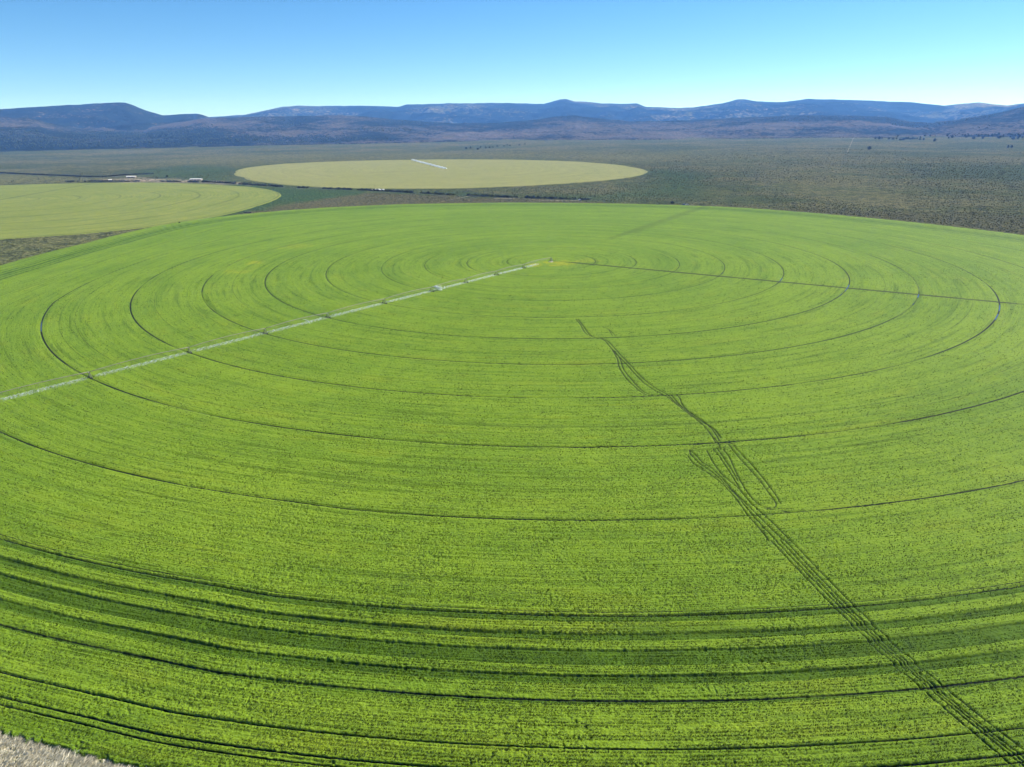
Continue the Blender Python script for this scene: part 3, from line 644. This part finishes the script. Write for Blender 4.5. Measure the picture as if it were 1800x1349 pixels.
def juniper(px, py, hh, label, group, dist=None):
    x, y = gp(px, py, GZ)
    D = math.hypot(x, y)
    if D > 5200 or y < 0: k = 5200/abs(D); x, y = (x*k, y*k) if y > 0 else (math.sin(azel(px, py)[0])*5200, math.cos(azel(px, py)[0])*5200)
    # iterate onto the undulating plain
    for _ in range(4):
        z = float(plain_z(np.array([x]), np.array([y]))[0]); dx, dy, dz = ray(px, py)
        if dz < -1e-3:
            t = min((H-z)/(-dz), 5600/math.hypot(dx, dy)); x, y = dx*t, dy*t
    z = float(plain_z(np.array([x]), np.array([y]))[0])
    cm, tm = JV[NJ[0] % 6]; NJ[0] += 1
    o = thing('juniper_tree', label, 'tree', (x, y, z), random.uniform(0, 6.28), group); o.scale = (hh, hh, hh*random.uniform(.85, 1.1))
    link('crown', cm, None, o); link('trunk', tm, None, o)
def zpts(sc, ox, oy, s): return [(ox+x/sc, oy+y/sc) for x, y in s]
for p in zpts(6, 1500, 220, [(232, 152), (270, 153), (302, 152), (375, 152), (420, 158), (455, 155), (465, 140), (490, 163), (512, 162), (530, 163), (555, 155), (575, 156), (595, 160), (622, 156), (648, 152), (670, 152), (700, 160), (705, 146), (740, 163), (752, 125), (808, 126), (855, 175)]):
    juniper(p[0], p[1], random.uniform(10, 15), 'small dark tree in the long row on the plain under the right hills', 'dark trees in a row on the right plain')
for p in zpts(6, 1500, 220, [(962, 98), (990, 124), (1012, 114), (1035, 106), (1005, 146), (1040, 140), (1088, 114), (1162, 95), (1175, 124), (1192, 135), (1215, 127), (1240, 124), (1270, 152), (1315, 132), (1325, 122), (1350, 120), (1362, 150), (1385, 130), (1395, 120), (1420, 128), (1460, 128), (1488, 118), (1515, 125), (1530, 115), (1535, 145), (1550, 138), (1578, 135), (1640, 120), (1655, 136), (1675, 130), (1685, 158), (1705, 126), (1732, 150), (1748, 134), (1780, 144), (1788, 118)]):
    juniper(p[0], p[1], random.uniform(11, 17), 'dark tree in the loose grove at the right edge of the plain', 'dark trees of the right edge grove')
juniper(1528, 263.5, 12, 'lone dark tree on the right plain below the row of trees', 'lone trees on the plain')
for q in ((1772, 260.5), (1778, 260)): juniper(*q, 11, 'one of two dark trees side by side alone on the right plain', 'pair of lone trees on the right plain')
for p in zpts(5, 600, 200, [(1093, 311), (1102, 311), (1134, 310), (1200, 318), (1225, 302), (1270, 306), (1302, 304), (1332, 301), (1371, 293), (1430, 292), (1458, 286), (1481, 289), (1563, 284), (1613, 276)]):
    juniper(p[0], p[1], random.uniform(7, 11), 'dark round tree in the short row just beyond the farthest round field', 'dark trees in the short middle row')
for p in zpts(5, 600, 200, [(824, 238), (750, 247), (994, 224), (434, 248), (70, 249), (22, 207), (42, 226), (113, 222), (152, 218), (172, 214), (184, 202), (186, 190), (254, 196), (250, 208), (258, 182), (308, 158), (345, 148), (362, 152), (382, 150), (345, 196), (372, 186), (398, 184), (410, 172), (500, 200), (515, 186), (597, 196), (652, 212), (686, 208), (755, 194), (827, 172), (842, 176), (864, 208), (885, 206), (1040, 158), (1128, 182), (1158, 190), (1252, 186), (1412, 204), (1512, 214)]):
    juniper(p[0], p[1], random.uniform(9, 14), 'dark tree scattered on the grey slope under the middle hills', 'dark trees scattered under the middle hills')
for p in zpts(4.5, 0, 160, [(60, 346), (75, 342), (90, 338), (120, 335), (150, 332), (195, 328), (258, 348), (375, 354), (450, 345), (515, 342), (560, 338), (590, 330), (765, 327), (785, 318), (800, 322), (875, 322), (935, 315), (985, 325), (1045, 342), (1080, 340), (1245, 372), (1310, 368), (1565, 368), (1725, 362), (1740, 366), (1770, 356)]):
    juniper(p[0], p[1], random.uniform(9, 14), 'dark tree scattered on the plain under the left mesa', 'dark trees scattered under the mesa')
# woodland on the foothills: far too many to count
def woodland():
    N = 26000; a = R_.uniform(azel(-150, 240)[0], azel(1950, 240)[0], N); t = R_.uniform(.03, .97, N)**.75
    x, y, z, cv = SF(a, t); dens = cv+.8*(fbm(x/420, y/420, 3, 5)-.5); k = dens > R_.uniform(.42, .6, N); x, y, z = x[k]+R_.uniform(-10, 10, k.sum()), y[k]+R_.uniform(-14, 14, k.sum()), z[k]
    n = len(x); h = R_.uniform(5, 9.5, n); w = h*R_.uniform(.35, .55, n); VV = []; ns = 6
    ang = np.arange(ns)*2*np.pi/ns
    for lv, rr in ((-.15, .45), (.3, 1.), (.65, .75)):
        jr = rr*w[:, None]*R_.uniform(.7, 1.25, (n, ns)); VV.append(np.stack([x[:, None]+jr*np.cos(ang), y[:, None]+jr*np.sin(ang), z[:, None]+h[:, None]*(lv+R_.uniform(-.05, .05, (n, ns)))], -1))
    V = np.concatenate([*VV, np.stack([x, y, z+h], -1)[:, None]], 1); nv = 3*ns+1; F_ = []
    for l in range(2):
        for k in range(ns):
            a_, b_ = l*ns+k, l*ns+(k+1) % ns; F_ += [(a_, b_, b_+ns), (a_, b_+ns, a_+ns)]
    F_ += [(2*ns+k, 2*ns+(k+1) % ns, 3*ns) for k in range(ns)]
    Fa = (np.arange(n)[:, None, None]*nv+np.array(F_)[None]).reshape(-1, 3)
    tag(link('woodland', npmesh('woodland', V.reshape(-1, 3), Fa, False), M_jun), kind='stuff', label='dark juniper woodland covering the foothills')
woodland()
def sagebrush():
    N = 170000; D = 1/R_.uniform(1/3600., 1/700., N); a = np.radians(R_.uniform(-46, 46, N)); x = D*np.sin(a); y = D*np.cos(a)
    q = np.hypot(x-PC[0], y-PC[1]); ok = q > redge(np.arctan2(y-PC[1], x-PC[0]))+8
    for c, ea, er in FEDGE: ok &= np.hypot(x-c[0], y-c[1]) > np.interp(np.arctan2(y-c[1], x-c[0]), ea, er)*1.01+6
    gr = poly_mask(x, y, [(400, 319), (440, 327), (600, 334), (660, 339), (560, 352), (470, 368), (300, 392), (200, 400)], 10); ok &= R_.uniform(0, 1, N) > gr
    right = sstep(-.25, .35, a); dens = .5+1.1*(fbm(x/190, y/420, 4, 15)-.5)+.12*right-.06; ok &= dens > R_.uniform(.42, .74, N); ok &= ~((a < -.2) & (D < 1050) & (R_.uniform(0, 1, N) < .7))
    x, y = x[ok], y[ok]; n = len(x); z = plain_z(x, y)-.1; h = R_.uniform(.5, 1.25, n)*np.clip(np.hypot(x, y)/1500, .8, 1.3); w = h*R_.uniform(.6, 1.05, n); ns = 5; ang = np.arange(ns)*2*np.pi/ns; VV = []
    for lv, rr in ((0., .7), (.55, 1.)):
        jr = rr*w[:, None]*R_.uniform(.6, 1.3, (n, ns)); VV.append(np.stack([x[:, None]+jr*np.cos(ang), y[:, None]+jr*np.sin(ang), z[:, None]+h[:, None]*(lv+R_.uniform(-.08, .12, (n, ns)))], -1))
    V = np.concatenate([*VV, np.stack([x, y, z+h], -1)[:, None]], 1); nv = 2*ns+1
    F_ = [(k, (k+1) % ns, ns+(k+1) % ns) for k in range(ns)]+[(k, ns+(k+1) % ns, ns+k) for k in range(ns)]+[(ns+k, ns+(k+1) % ns, 2*ns) for k in range(ns)]
    tag(link('sagebrush', npmesh('sagebrush', V.reshape(-1, 3), (np.arange(n)[:, None, None]*nv+np.array(F_)[None]).reshape(-1, 3), False), leaf_mat('sage_leaf', (.056, .066, .032), (.098, .10, .052), .0)), kind='stuff', label='grey green sagebrush dotting the dry plain')
# ------------------------------------------------------------------ brush lines, tracks, farm buildings
sagebrush()
def brush_line(pts, per_m, hmin, hmax, wid, label, skip=.0):
    pl = resample(pts, 4., True); seg = np.linalg.norm(np.diff(pl, axis=0), axis=1); L = seg.sum(); n = int(L*per_m); s = np.sort(R_.uniform(0, L, n))
    if skip: s = s[vn(s/22., s*0, 9) > skip]
    cs = np.concatenate([[0], np.cumsum(seg)]); x = np.interp(s, cs, pl[:, 0])+R_.normal(0, wid, len(s)); y = np.interp(s, cs, pl[:, 1])+R_.normal(0, wid, len(s))
    VV = []; FF = []; b = 0; zs = plain_z(x, y)
    for i in range(len(s)):
        h = R_.uniform(hmin, hmax); V, F_ = crown_np(h, h*R_.uniform(1.1, 1.8), 22, R_, .2); VV.append(V+np.array([x[i], y[i], zs[i]-.1])); FF.append(F_+b); b += len(V)
    tag(link('brush', npmesh('brush', np.concatenate(VV), np.concatenate(FF), False), M_brush), kind='stuff', label=label)
brush_line([(-80, 301), (0, 305), (60, 307.5), (110, 309.5), (150, 311.5), (180, 311.5), (225, 308.2), (270, 306.5)], 1., 2., 4., 1., 'dark brush line beside the farm yard at the left')
brush_line([(115, 320.5), (170, 319.8), (330, 320.5), (380, 321.5), (440, 325.5), (520, 330.5), (600, 333.6), (680, 337), (760, 341.5), (860, 346.3), (1000, 351), (1035, 352.2)], 1., 1.8, 4., .9, 'dark ragged brush line along the ditch behind the big field', .22)
brush_line([(1030, 352.5), (1180, 357.5), (1260, 361), (1500, 368.5), (1800, 377), (1950, 381)], .14, .5, 1.3, .6, 'thin dark brush line along the fence at the right')
brush_line([(1018, 350.5), (1040, 346), (1070, 340), (1100, 337)], .14, .6, 1.4, .8, 'dark brush beside the small side ditch')
brush_line([(345, 318), (380, 319), (440, 322), (480, 326)], .35, 1., 2.2, 3., 'dark brush scattered round the farm yard')
brush_line([(255, 312.5), (290, 313.3), (300, 314)], .8, .8, 1.5, 2.5, 'dark reddish brush behind the white shed')
def ribbon(name, pts, w, mat, z=.06):
    pl = resample(pts, 12., True); d = np.gradient(pl, axis=0); d /= np.linalg.norm(d, axis=1, keepdims=True)+1e-9; nn = np.stack([-d[:, 1], d[:, 0]], -1)
    V = []
    ws = w*(.75+.5*vn(np.arange(len(pl))/3., pl[:, 0]*0, 4))
    for s in (-1, -.33, .33, 1):
        q = pl+nn*(s*ws[:, None]); zz = plain_z(q[:, 0], q[:, 1])+z+(0 if abs(s) < .5 else -.25)+sstep(2000, 5000, np.hypot(q[:, 0], q[:, 1]))*1.5; V.append(np.column_stack([q, zz]))
    V = np.stack(V, 1).reshape(-1, 3); me = npmesh(name, V, gridfaces(len(pl), 4), True)
    o = link(name, me, mat); tag(o, kind='structure')
    if me.polygons[0].normal.z < 0: me.flip_normals()
M_dirt = plain_mat('pale_dirt', (.34, .29, .22), .95, var=.3, sc=.15)
M_track = plain_mat('worn_track', (.12, .11, .07), .95, var=.35, sc=.1)
M_ddark = plain_mat('wet_ditch', (.02, .022, .02), .6, var=.4, sc=.2)
ribbon('dirt_road', [(768, 357), (790, 352), (810, 347.8), (833, 343.2)], 2.0, M_track)
ribbon('dirt_road', [(868, 349.2), (888, 349), (905, 350)], 2.2, M_dirt)
ribbon('dirt_road', [(930, 351), (960, 352.5), (1020, 353.2)], 1.8, M_dirt)
ribbon('dirt_road', [(1500, 243.5), (1496, 253), (1492, 262), (1490, 268)], .9, M_track)
ribbon('dirt_road', [(178, 317.2), (230, 315.5), (300, 316.5), (360, 318.2), (410, 321)], 4., M_dirt)
ribbon('ditch', [(-80, 301.6), (0, 305.6), (60, 308), (110, 310), (150, 312), (180, 312), (225, 308.8)], 1.6, M_ddark)
ribbon('ditch', [(330, 321), (440, 326), (520, 331), (600, 334), (680, 337.4), (760, 342), (860, 346.8), (1000, 351.5), (1035, 352.8)], 1.3, M_ddark)
M_white = plain_mat('white_metal_sheet', (.5, .5, .5), .45, .0, .15)
M_wall = plain_mat('weathered_wall', (.26, .23, .2), .85)
M_door = plain_mat('dark_opening', (.03, .03, .03), .8)
M_tarp = plain_mat('white_tarp', (.75, .75, .76), .6, 0, .1)
M_hay = plain_mat('hay', (.26, .21, .10), .95)
M_glass = plain_mat('dark_glass', (.02, .025, .03), .15)
M_blue = plain_mat('blue_paint', (.05, .09, .22), .35)
M_pale = plain_mat('pale_paint', (.55, .55, .54), .35)
M_wood = plain_mat('grey_wood', (.12, .10, .085), .9)
M_iron = plain_mat('dark_iron', (.02, .02, .022), .7)
def shed(px, py, L, W, hw, hr, rz, label, group=None):
    x, y, z = gpt(px, py); o = thing('shed', label, 'shed', (x, y, z), rz, group)
    w = MB(); t = .2
    w.box((0, W/2-t/2, hw/2), (L, t, hw)); w.box((-L/2+t/2, 0, hw/2), (t, W-2*t, hw)); w.box((L/2-t/2, 0, hw/2), (t, W-2*t, hw))
    n = max(2, int(L/6)); 
    for k in range(n): w.box((-L/2+L*(k+.5)/n, -W/2+t/2, hw/2), (L/n*.45, t, hw))
    w.obj('wall', M_wall, o)
    for k in range(n-1):
        d = MB(); d.box((-L/2+L*(k+1)/n, -W/2+.3, hw*.42), (L/n*.5, .08, hw*.84)); d.obj('door', M_door, o)
    r = MB(); e = .5
    for s in (-1, 1):
        v = [(-L/2-e, s*(W/2+e), hw), (L/2+e, s*(W/2+e), hw), (L/2+e, 0, hr), (-L/2-e, 0, hr)]; v += [(a, b, c+.14) for a, b, c in v]
        f = [(3, 2, 1, 0), (4, 5, 6, 7), (0, 1, 5, 4), (1, 2, 6, 5), (2, 3, 7, 6), (3, 0, 4, 7)]
        r.add(v, f)
    r.obj('roof', M_white, o); return o
shed(231, 312.3, 22, 9, 2.2, 3.6, .05, 'long low shed with shining white roof in the left farm yard', 'farm sheds beyond the left field')
shed(345, 316.8, 28, 10, 2.0, 3.3, -.12, 'long low pale roofed shed nearest the far round field', 'farm sheds beyond the left field')
shed(194, 318.6, 6.5, 5, 2.6, 4., .5, 'small hut with bright white roof behind the left field', 'farm sheds beyond the left field')
def stack(px, py, L, W, h, rz, label):
    x, y, z = gpt(px, py); o = thing('hay_stack', label, 'hay stack', (x, y, z), rz, 'white covered stacks along the ditch')
    b = MB(); n = max(2, int(L/1.3))
    for k in range(n):
        for l in range(3): b.box((-L/2+L*(k+.5)/n, random.uniform(-.08, .08), h*(l+.5)/3.6), (L/n-.05, W, h/3.6-.03))
    b.obj('bales', M_hay, o)
    t = MB(); pr = [(-W/2-.15, h*.30), (-W/2-.12, h*.84), (-W*.25, h*.98), (0, h*1.05), (W*.25, h*.98), (W/2+.12, h*.84), (W/2+.15, h*.30)]; v = []; f = []; m = 7
    for k in range(m):
        for a, b_ in pr: v.append((-L/2-.15+(L+.3)*k/(m-1), a, b_+random.uniform(-.06, .06)))
    q = len(pr)
    for k in range(m-1):
        for i in range(q-1): f.append((k*q+i, (k+1)*q+i, (k+1)*q+i+1, k*q+i+1))
    f += [tuple(range(q))[::-1], tuple((m-1)*q+i for i in range(q))]
    t.add(v, f); t.obj('tarp', M_tarp, o)
stack(652, 334.8, 6, 3, 2.0, .0, 'small dull white covered stack beside the wooden pole')
stack(663.5, 335.6, 8.5, 4, 3.2, -.05, 'longest bright white covered stack by the ditch')
stack(669.5, 335.8, 3, 3, 2.8, .1, 'short white covered stack next to the longest one')
stack(674, 336, 3.5, 3.2, 3.4, .2, 'tallest white covered stack by the ditch')
stack(690, 336.9, 4.5, 3, 2.2, -.1, 'low white covered stack standing apart from the others')
def pole(px, py, h, label):
    x, y, z = gpt(px, py); o = thing('utility_pole', label, 'pole', (x, y, z), .4)
    p = MB(); p.tube([(0, 0, -.3), (0, 0, h)], [.17, .11], 8); p.obj('post', M_wood, o)
    a = MB(); a.box((0, .18, h-.7), (2.4, .12, .14)); a.obj('crossarm', M_wood, o)
pole(659.3, 335, 9.5, 'thin wooden utility pole beside the white covered stacks')
def bush(px, py, h, label):
    x, y, z = gpt(px, py); o = thing('bush', label, 'bush', (x, y, z), 0, 'lone dark bushes at the field edges')
    V, F_ = crown_np(h, h*1.25, 160, np.random.default_rng(int(px)), .2); link('foliage', npmesh('foliage', V, F_, False), M_brush, o)
    s = MB()
    for k in range(4): s.tube([(0, 0, -.1), (.2*h*math.cos(k*1.6), .2*h*math.sin(k*1.6), h*.5)], [.05, .02], 4)
    s.obj('stem', M_bark, o)
bush(1182, 358.6, 3.6, 'round black bush on the far edge of the big field')
bush(150, 320.3, 3.6, 'dark bush at the far edge of the left field')
bush(293.5, 311.5, 4.2, 'dark bush at the end of the brown brush behind the sheds')
bush(315.5, 393, 1.8, 'small dark bush between the left field and the big field')
def truck(px, py, rz, mat, label):
    x, y, z = gpt(px, py); o = thing('pickup_truck', label, 'pickup truck', (x, y, z), rz, 'pickups parked beyond the big field')
    b = MB(); pr = [(-2.7, .5), (-2.7, 1.15), (-.6, 1.15), (-.35, 1.85), (.95, 1.85), (1.5, 1.2), (2.6, 1.05), (2.7, .5)]; n = len(pr)
    v = [(a, s*.92*(1 if c < 1.3 else .82), c) for s in (-1, 1) for a, c in pr]; f = [tuple(range(n)), tuple(range(2*n-1, n-1, -1))]+[(i, n+i, n+(i+1) % n, (i+1) % n) for i in range(n)]
    b.add(v, f); b.obj('body', mat, o)
    g = MB(); g.box((.3, 0, 1.56), (1.1, 1.62, .42)); g.obj('window', M_glass, o)
    for sx in (-1.75, 1.75):
        for sy in (-.85, .85):
            w = MB(); w.lathe([(.02, -.12), (.36, -.12), (.4, 0), (.36, .12), (.02, .12)], (0, 0, 0), 'y', 12); q = w.obj('wheel', M_tyre, o); q.location = (sx, sy, .4)
truck(1202, 360.8, .1, M_blue, 'blue pickup parked at the far edge of the big field')
truck(1207.5, 361.1, .25, M_pale, 'pale pickup parked beside the blue one')
truck(1018.5, 352.4, .5, M_pale, 'pale pickup parked on the dirt by the ditch')
def harrow(px, py, rz, label):
    x, y, z = gpt(px, py); o = thing('disc_harrow', label, 'farm implement', (x, y, z), rz, 'dark farm implements parked on the brown strip')
    f = MB()
    for yy in (-.9, .9): f.box((0, yy, .95), (5., .16, .2))
    for xx in (-2.2, -.7, .7, 2.2): f.box((xx, 0, 1.1), (.14, 2.2, .14))
    f.tube([(0, -.9, .9), (0, -3.2, .6)], .09, 6); f.obj('frame', M_iron, o)
    d = MB()
    for yy in (-.9, .9):
        for k in range(14): d.lathe([(.03, 0), (.36, .03), (.36, .05), (.03, .08)], (-2.4+k*.37, yy, .36), 'y', 10)
    dd = d.obj('discs', M_iron, o)
    for s in (-1, 1):
        w = MB(); w.lathe([(.1, -.14), (.42, -.14), (.46, 0), (.42, .14), (.1, .14)], (0, 0, 0), 'y', 12); q = w.obj('wheel', M_tyre, o); q.location = (s*.9, 0, .46)
harrow(431.5, 374.3, .1, 'dark farm implement on the brown strip, the one nearer the left field')
harrow(438.5, 374.8, -.25, 'dark farm implement on the brown strip, the one farther from the left field')
# ------------------------------------------------------------------ dry grass outside the crop and leaf tufts over the near crop
def dry_grass():
    N = 260000
    th = np.radians(np.where(R_.uniform(0, 1, N) < .85, R_.uniform(-121, -97, N), R_.uniform(-66, -52, N))); off = R_.uniform(-1.2, 24, N); r = redge(th)+off; x = PC[0]+r*np.cos(th); y = PC[1]+r*np.sin(th)
    k = (fbm(x/2.4, y/2.4, 2, 14)+.25*np.clip(off/6, -1, .6) > R_.uniform(.25, .6, N)); x, y = x[k], y[k]; n = len(x)
    V, F_ = blades(x, y, np.full(n, GZ-.05), R_.uniform(.35, .95, n), R_.uniform(.06, .16, n), R_.uniform(.3, 1.0, n), R_.normal(.75, .35, n))
    tag(link('dry_grass', npmesh('dry_grass', V, F_, False), leaf_mat('straw', (.48, .44, .31), (.85, .80, .64))), kind='stuff', label='pale dry grass outside the crop edge at the bottom left corner')
dry_grass()
# ------------------------------------------------------------------ haze, world, sun, camera
hb = MB(); z0, z1 = -60., 640.; hb.box((0, 0, (z0+z1)/2), (34200, 34200, z1-z0))
t = bpy.data.materials.new('haze'); t.use_nodes = True; nt = t.node_tree; nt.nodes.remove(nt.nodes['Principled BSDF'])
pv = nt.nodes.new('ShaderNodeVolumePrincipled'); pv.inputs['Color'].default_value = (.13, .36, 1., 1); pv.inputs['Absorption Color'].default_value = (1, 1, 1, 1); pv.inputs['Density'].default_value = 5.4e-5; pv.inputs['Anisotropy'].default_value = .1
nt.links.new(pv.outputs[0], nt.nodes['Material Output'].inputs['Volume'])
ho = hb.obj('haze', t); tag(ho, kind='stuff', label='blue haze between the camera and the far hills')
SUN_AZ = math.radians(60); SUN_EL = math.radians(42)
w = bpy.data.worlds.new('World'); bpy.context.scene.world = w; w.use_nodes = True; wt = w.node_tree
bg = wt.nodes['Background']; bg.inputs['Strength'].default_value = .06
sk = wt.nodes.new('ShaderNodeTexSky'); sk.sky_type = 'NISHITA'; sk.sun_disc = False; sk.sun_elevation = SUN_EL; sk.sun_rotation = SUN_AZ; sk.altitude = 1500; sk.air_density = 1.; sk.dust_density = .1; sk.ozone_density = 1.
hs = wt.nodes.new('ShaderNodeHueSaturation'); hs.inputs['Saturation'].default_value = 1.35; hs.inputs['Value'].default_value = 1.0
tcw = wt.nodes.new('ShaderNodeTexCoord'); vm = wt.nodes.new('ShaderNodeVectorMath'); vm.operation = 'MULTIPLY_ADD'; vm.inputs[1].default_value = (1, 1, 1.25); vm.inputs[2].default_value = (0, 0, .042); vn_ = wt.nodes.new('ShaderNodeVectorMath'); vn_.operation = 'NORMALIZE'
wt.links.new(tcw.outputs['Generated'], vm.inputs[0]); wt.links.new(vm.outputs[0], vn_.inputs[0]); wt.links.new(vn_.outputs[0], sk.inputs[0])
wt.links.new(sk.outputs[0], hs.inputs['Color']); tn = wt.nodes.new('ShaderNodeMix'); tn.data_type = 'RGBA'; tn.blend_type = 'MULTIPLY'; tn.inputs[0].default_value = 1; tn.inputs[7].default_value = (.92, 1.03, 1.07, 1); wt.links.new(hs.outputs[0], tn.inputs[6]); wt.links.new(tn.outputs[2], bg.inputs[0])
sl = bpy.data.lights.new('sun', 'SUN'); sl.energy = 4.9; sl.angle = math.radians(.5); sl.color = (1, .95, .86)
so = bpy.data.objects.new('sun', sl); C.objects.link(so)
from mathutils import Vector, Matrix
sd = Vector((math.sin(SUN_AZ)*math.cos(SUN_EL), math.cos(SUN_AZ)*math.cos(SUN_EL), math.sin(SUN_EL)))
so.rotation_euler = sd.to_track_quat('Z', 'Y').to_euler(); so.location = (0, 0, 300)
cam = bpy.data.cameras.new('camera'); co = bpy.data.objects.new('camera', cam); C.objects.link(co)
cam.sensor_fit = 'HORIZONTAL'; cam.sensor_width = 36; cam.lens = 36*F/1800; cam.clip_start = .5; cam.clip_end = 60000
Xw = Vector((1, 0, 0)); Yd = Vector((0, -sP, -cP)); Fw = Vector((0, cP, -sP))
cx = cR*Xw-sR*Yd; cyd = sR*Xw+cR*Yd
co.matrix_world = Matrix(((cx.x, -cyd.x, -Fw.x, 0), (cx.y, -cyd.y, -Fw.y, 0), (cx.z, -cyd.z, -Fw.z, H), (0, 0, 0, 1)))
sc = bpy.context.scene; sc.camera = co
sc.view_settings.view_transform = 'Standard'; sc.view_settings.look = 'None'; sc.view_settings.exposure = 1.35; sc.view_settings.gamma = 1
sc.cycles.use_denoising = True; sc.cycles.denoiser = 'OPENIMAGEDENOISE'; sc.cycles.denoising_input_passes = 'RGB_ALBEDO_NORMAL'; sc.cycles.denoising_prefilter = 'ACCURATE'; sc.cycles.volume_bounces = 0; sc.cycles.max_bounces = 5; sc.cycles.transparent_max_bounces = 24
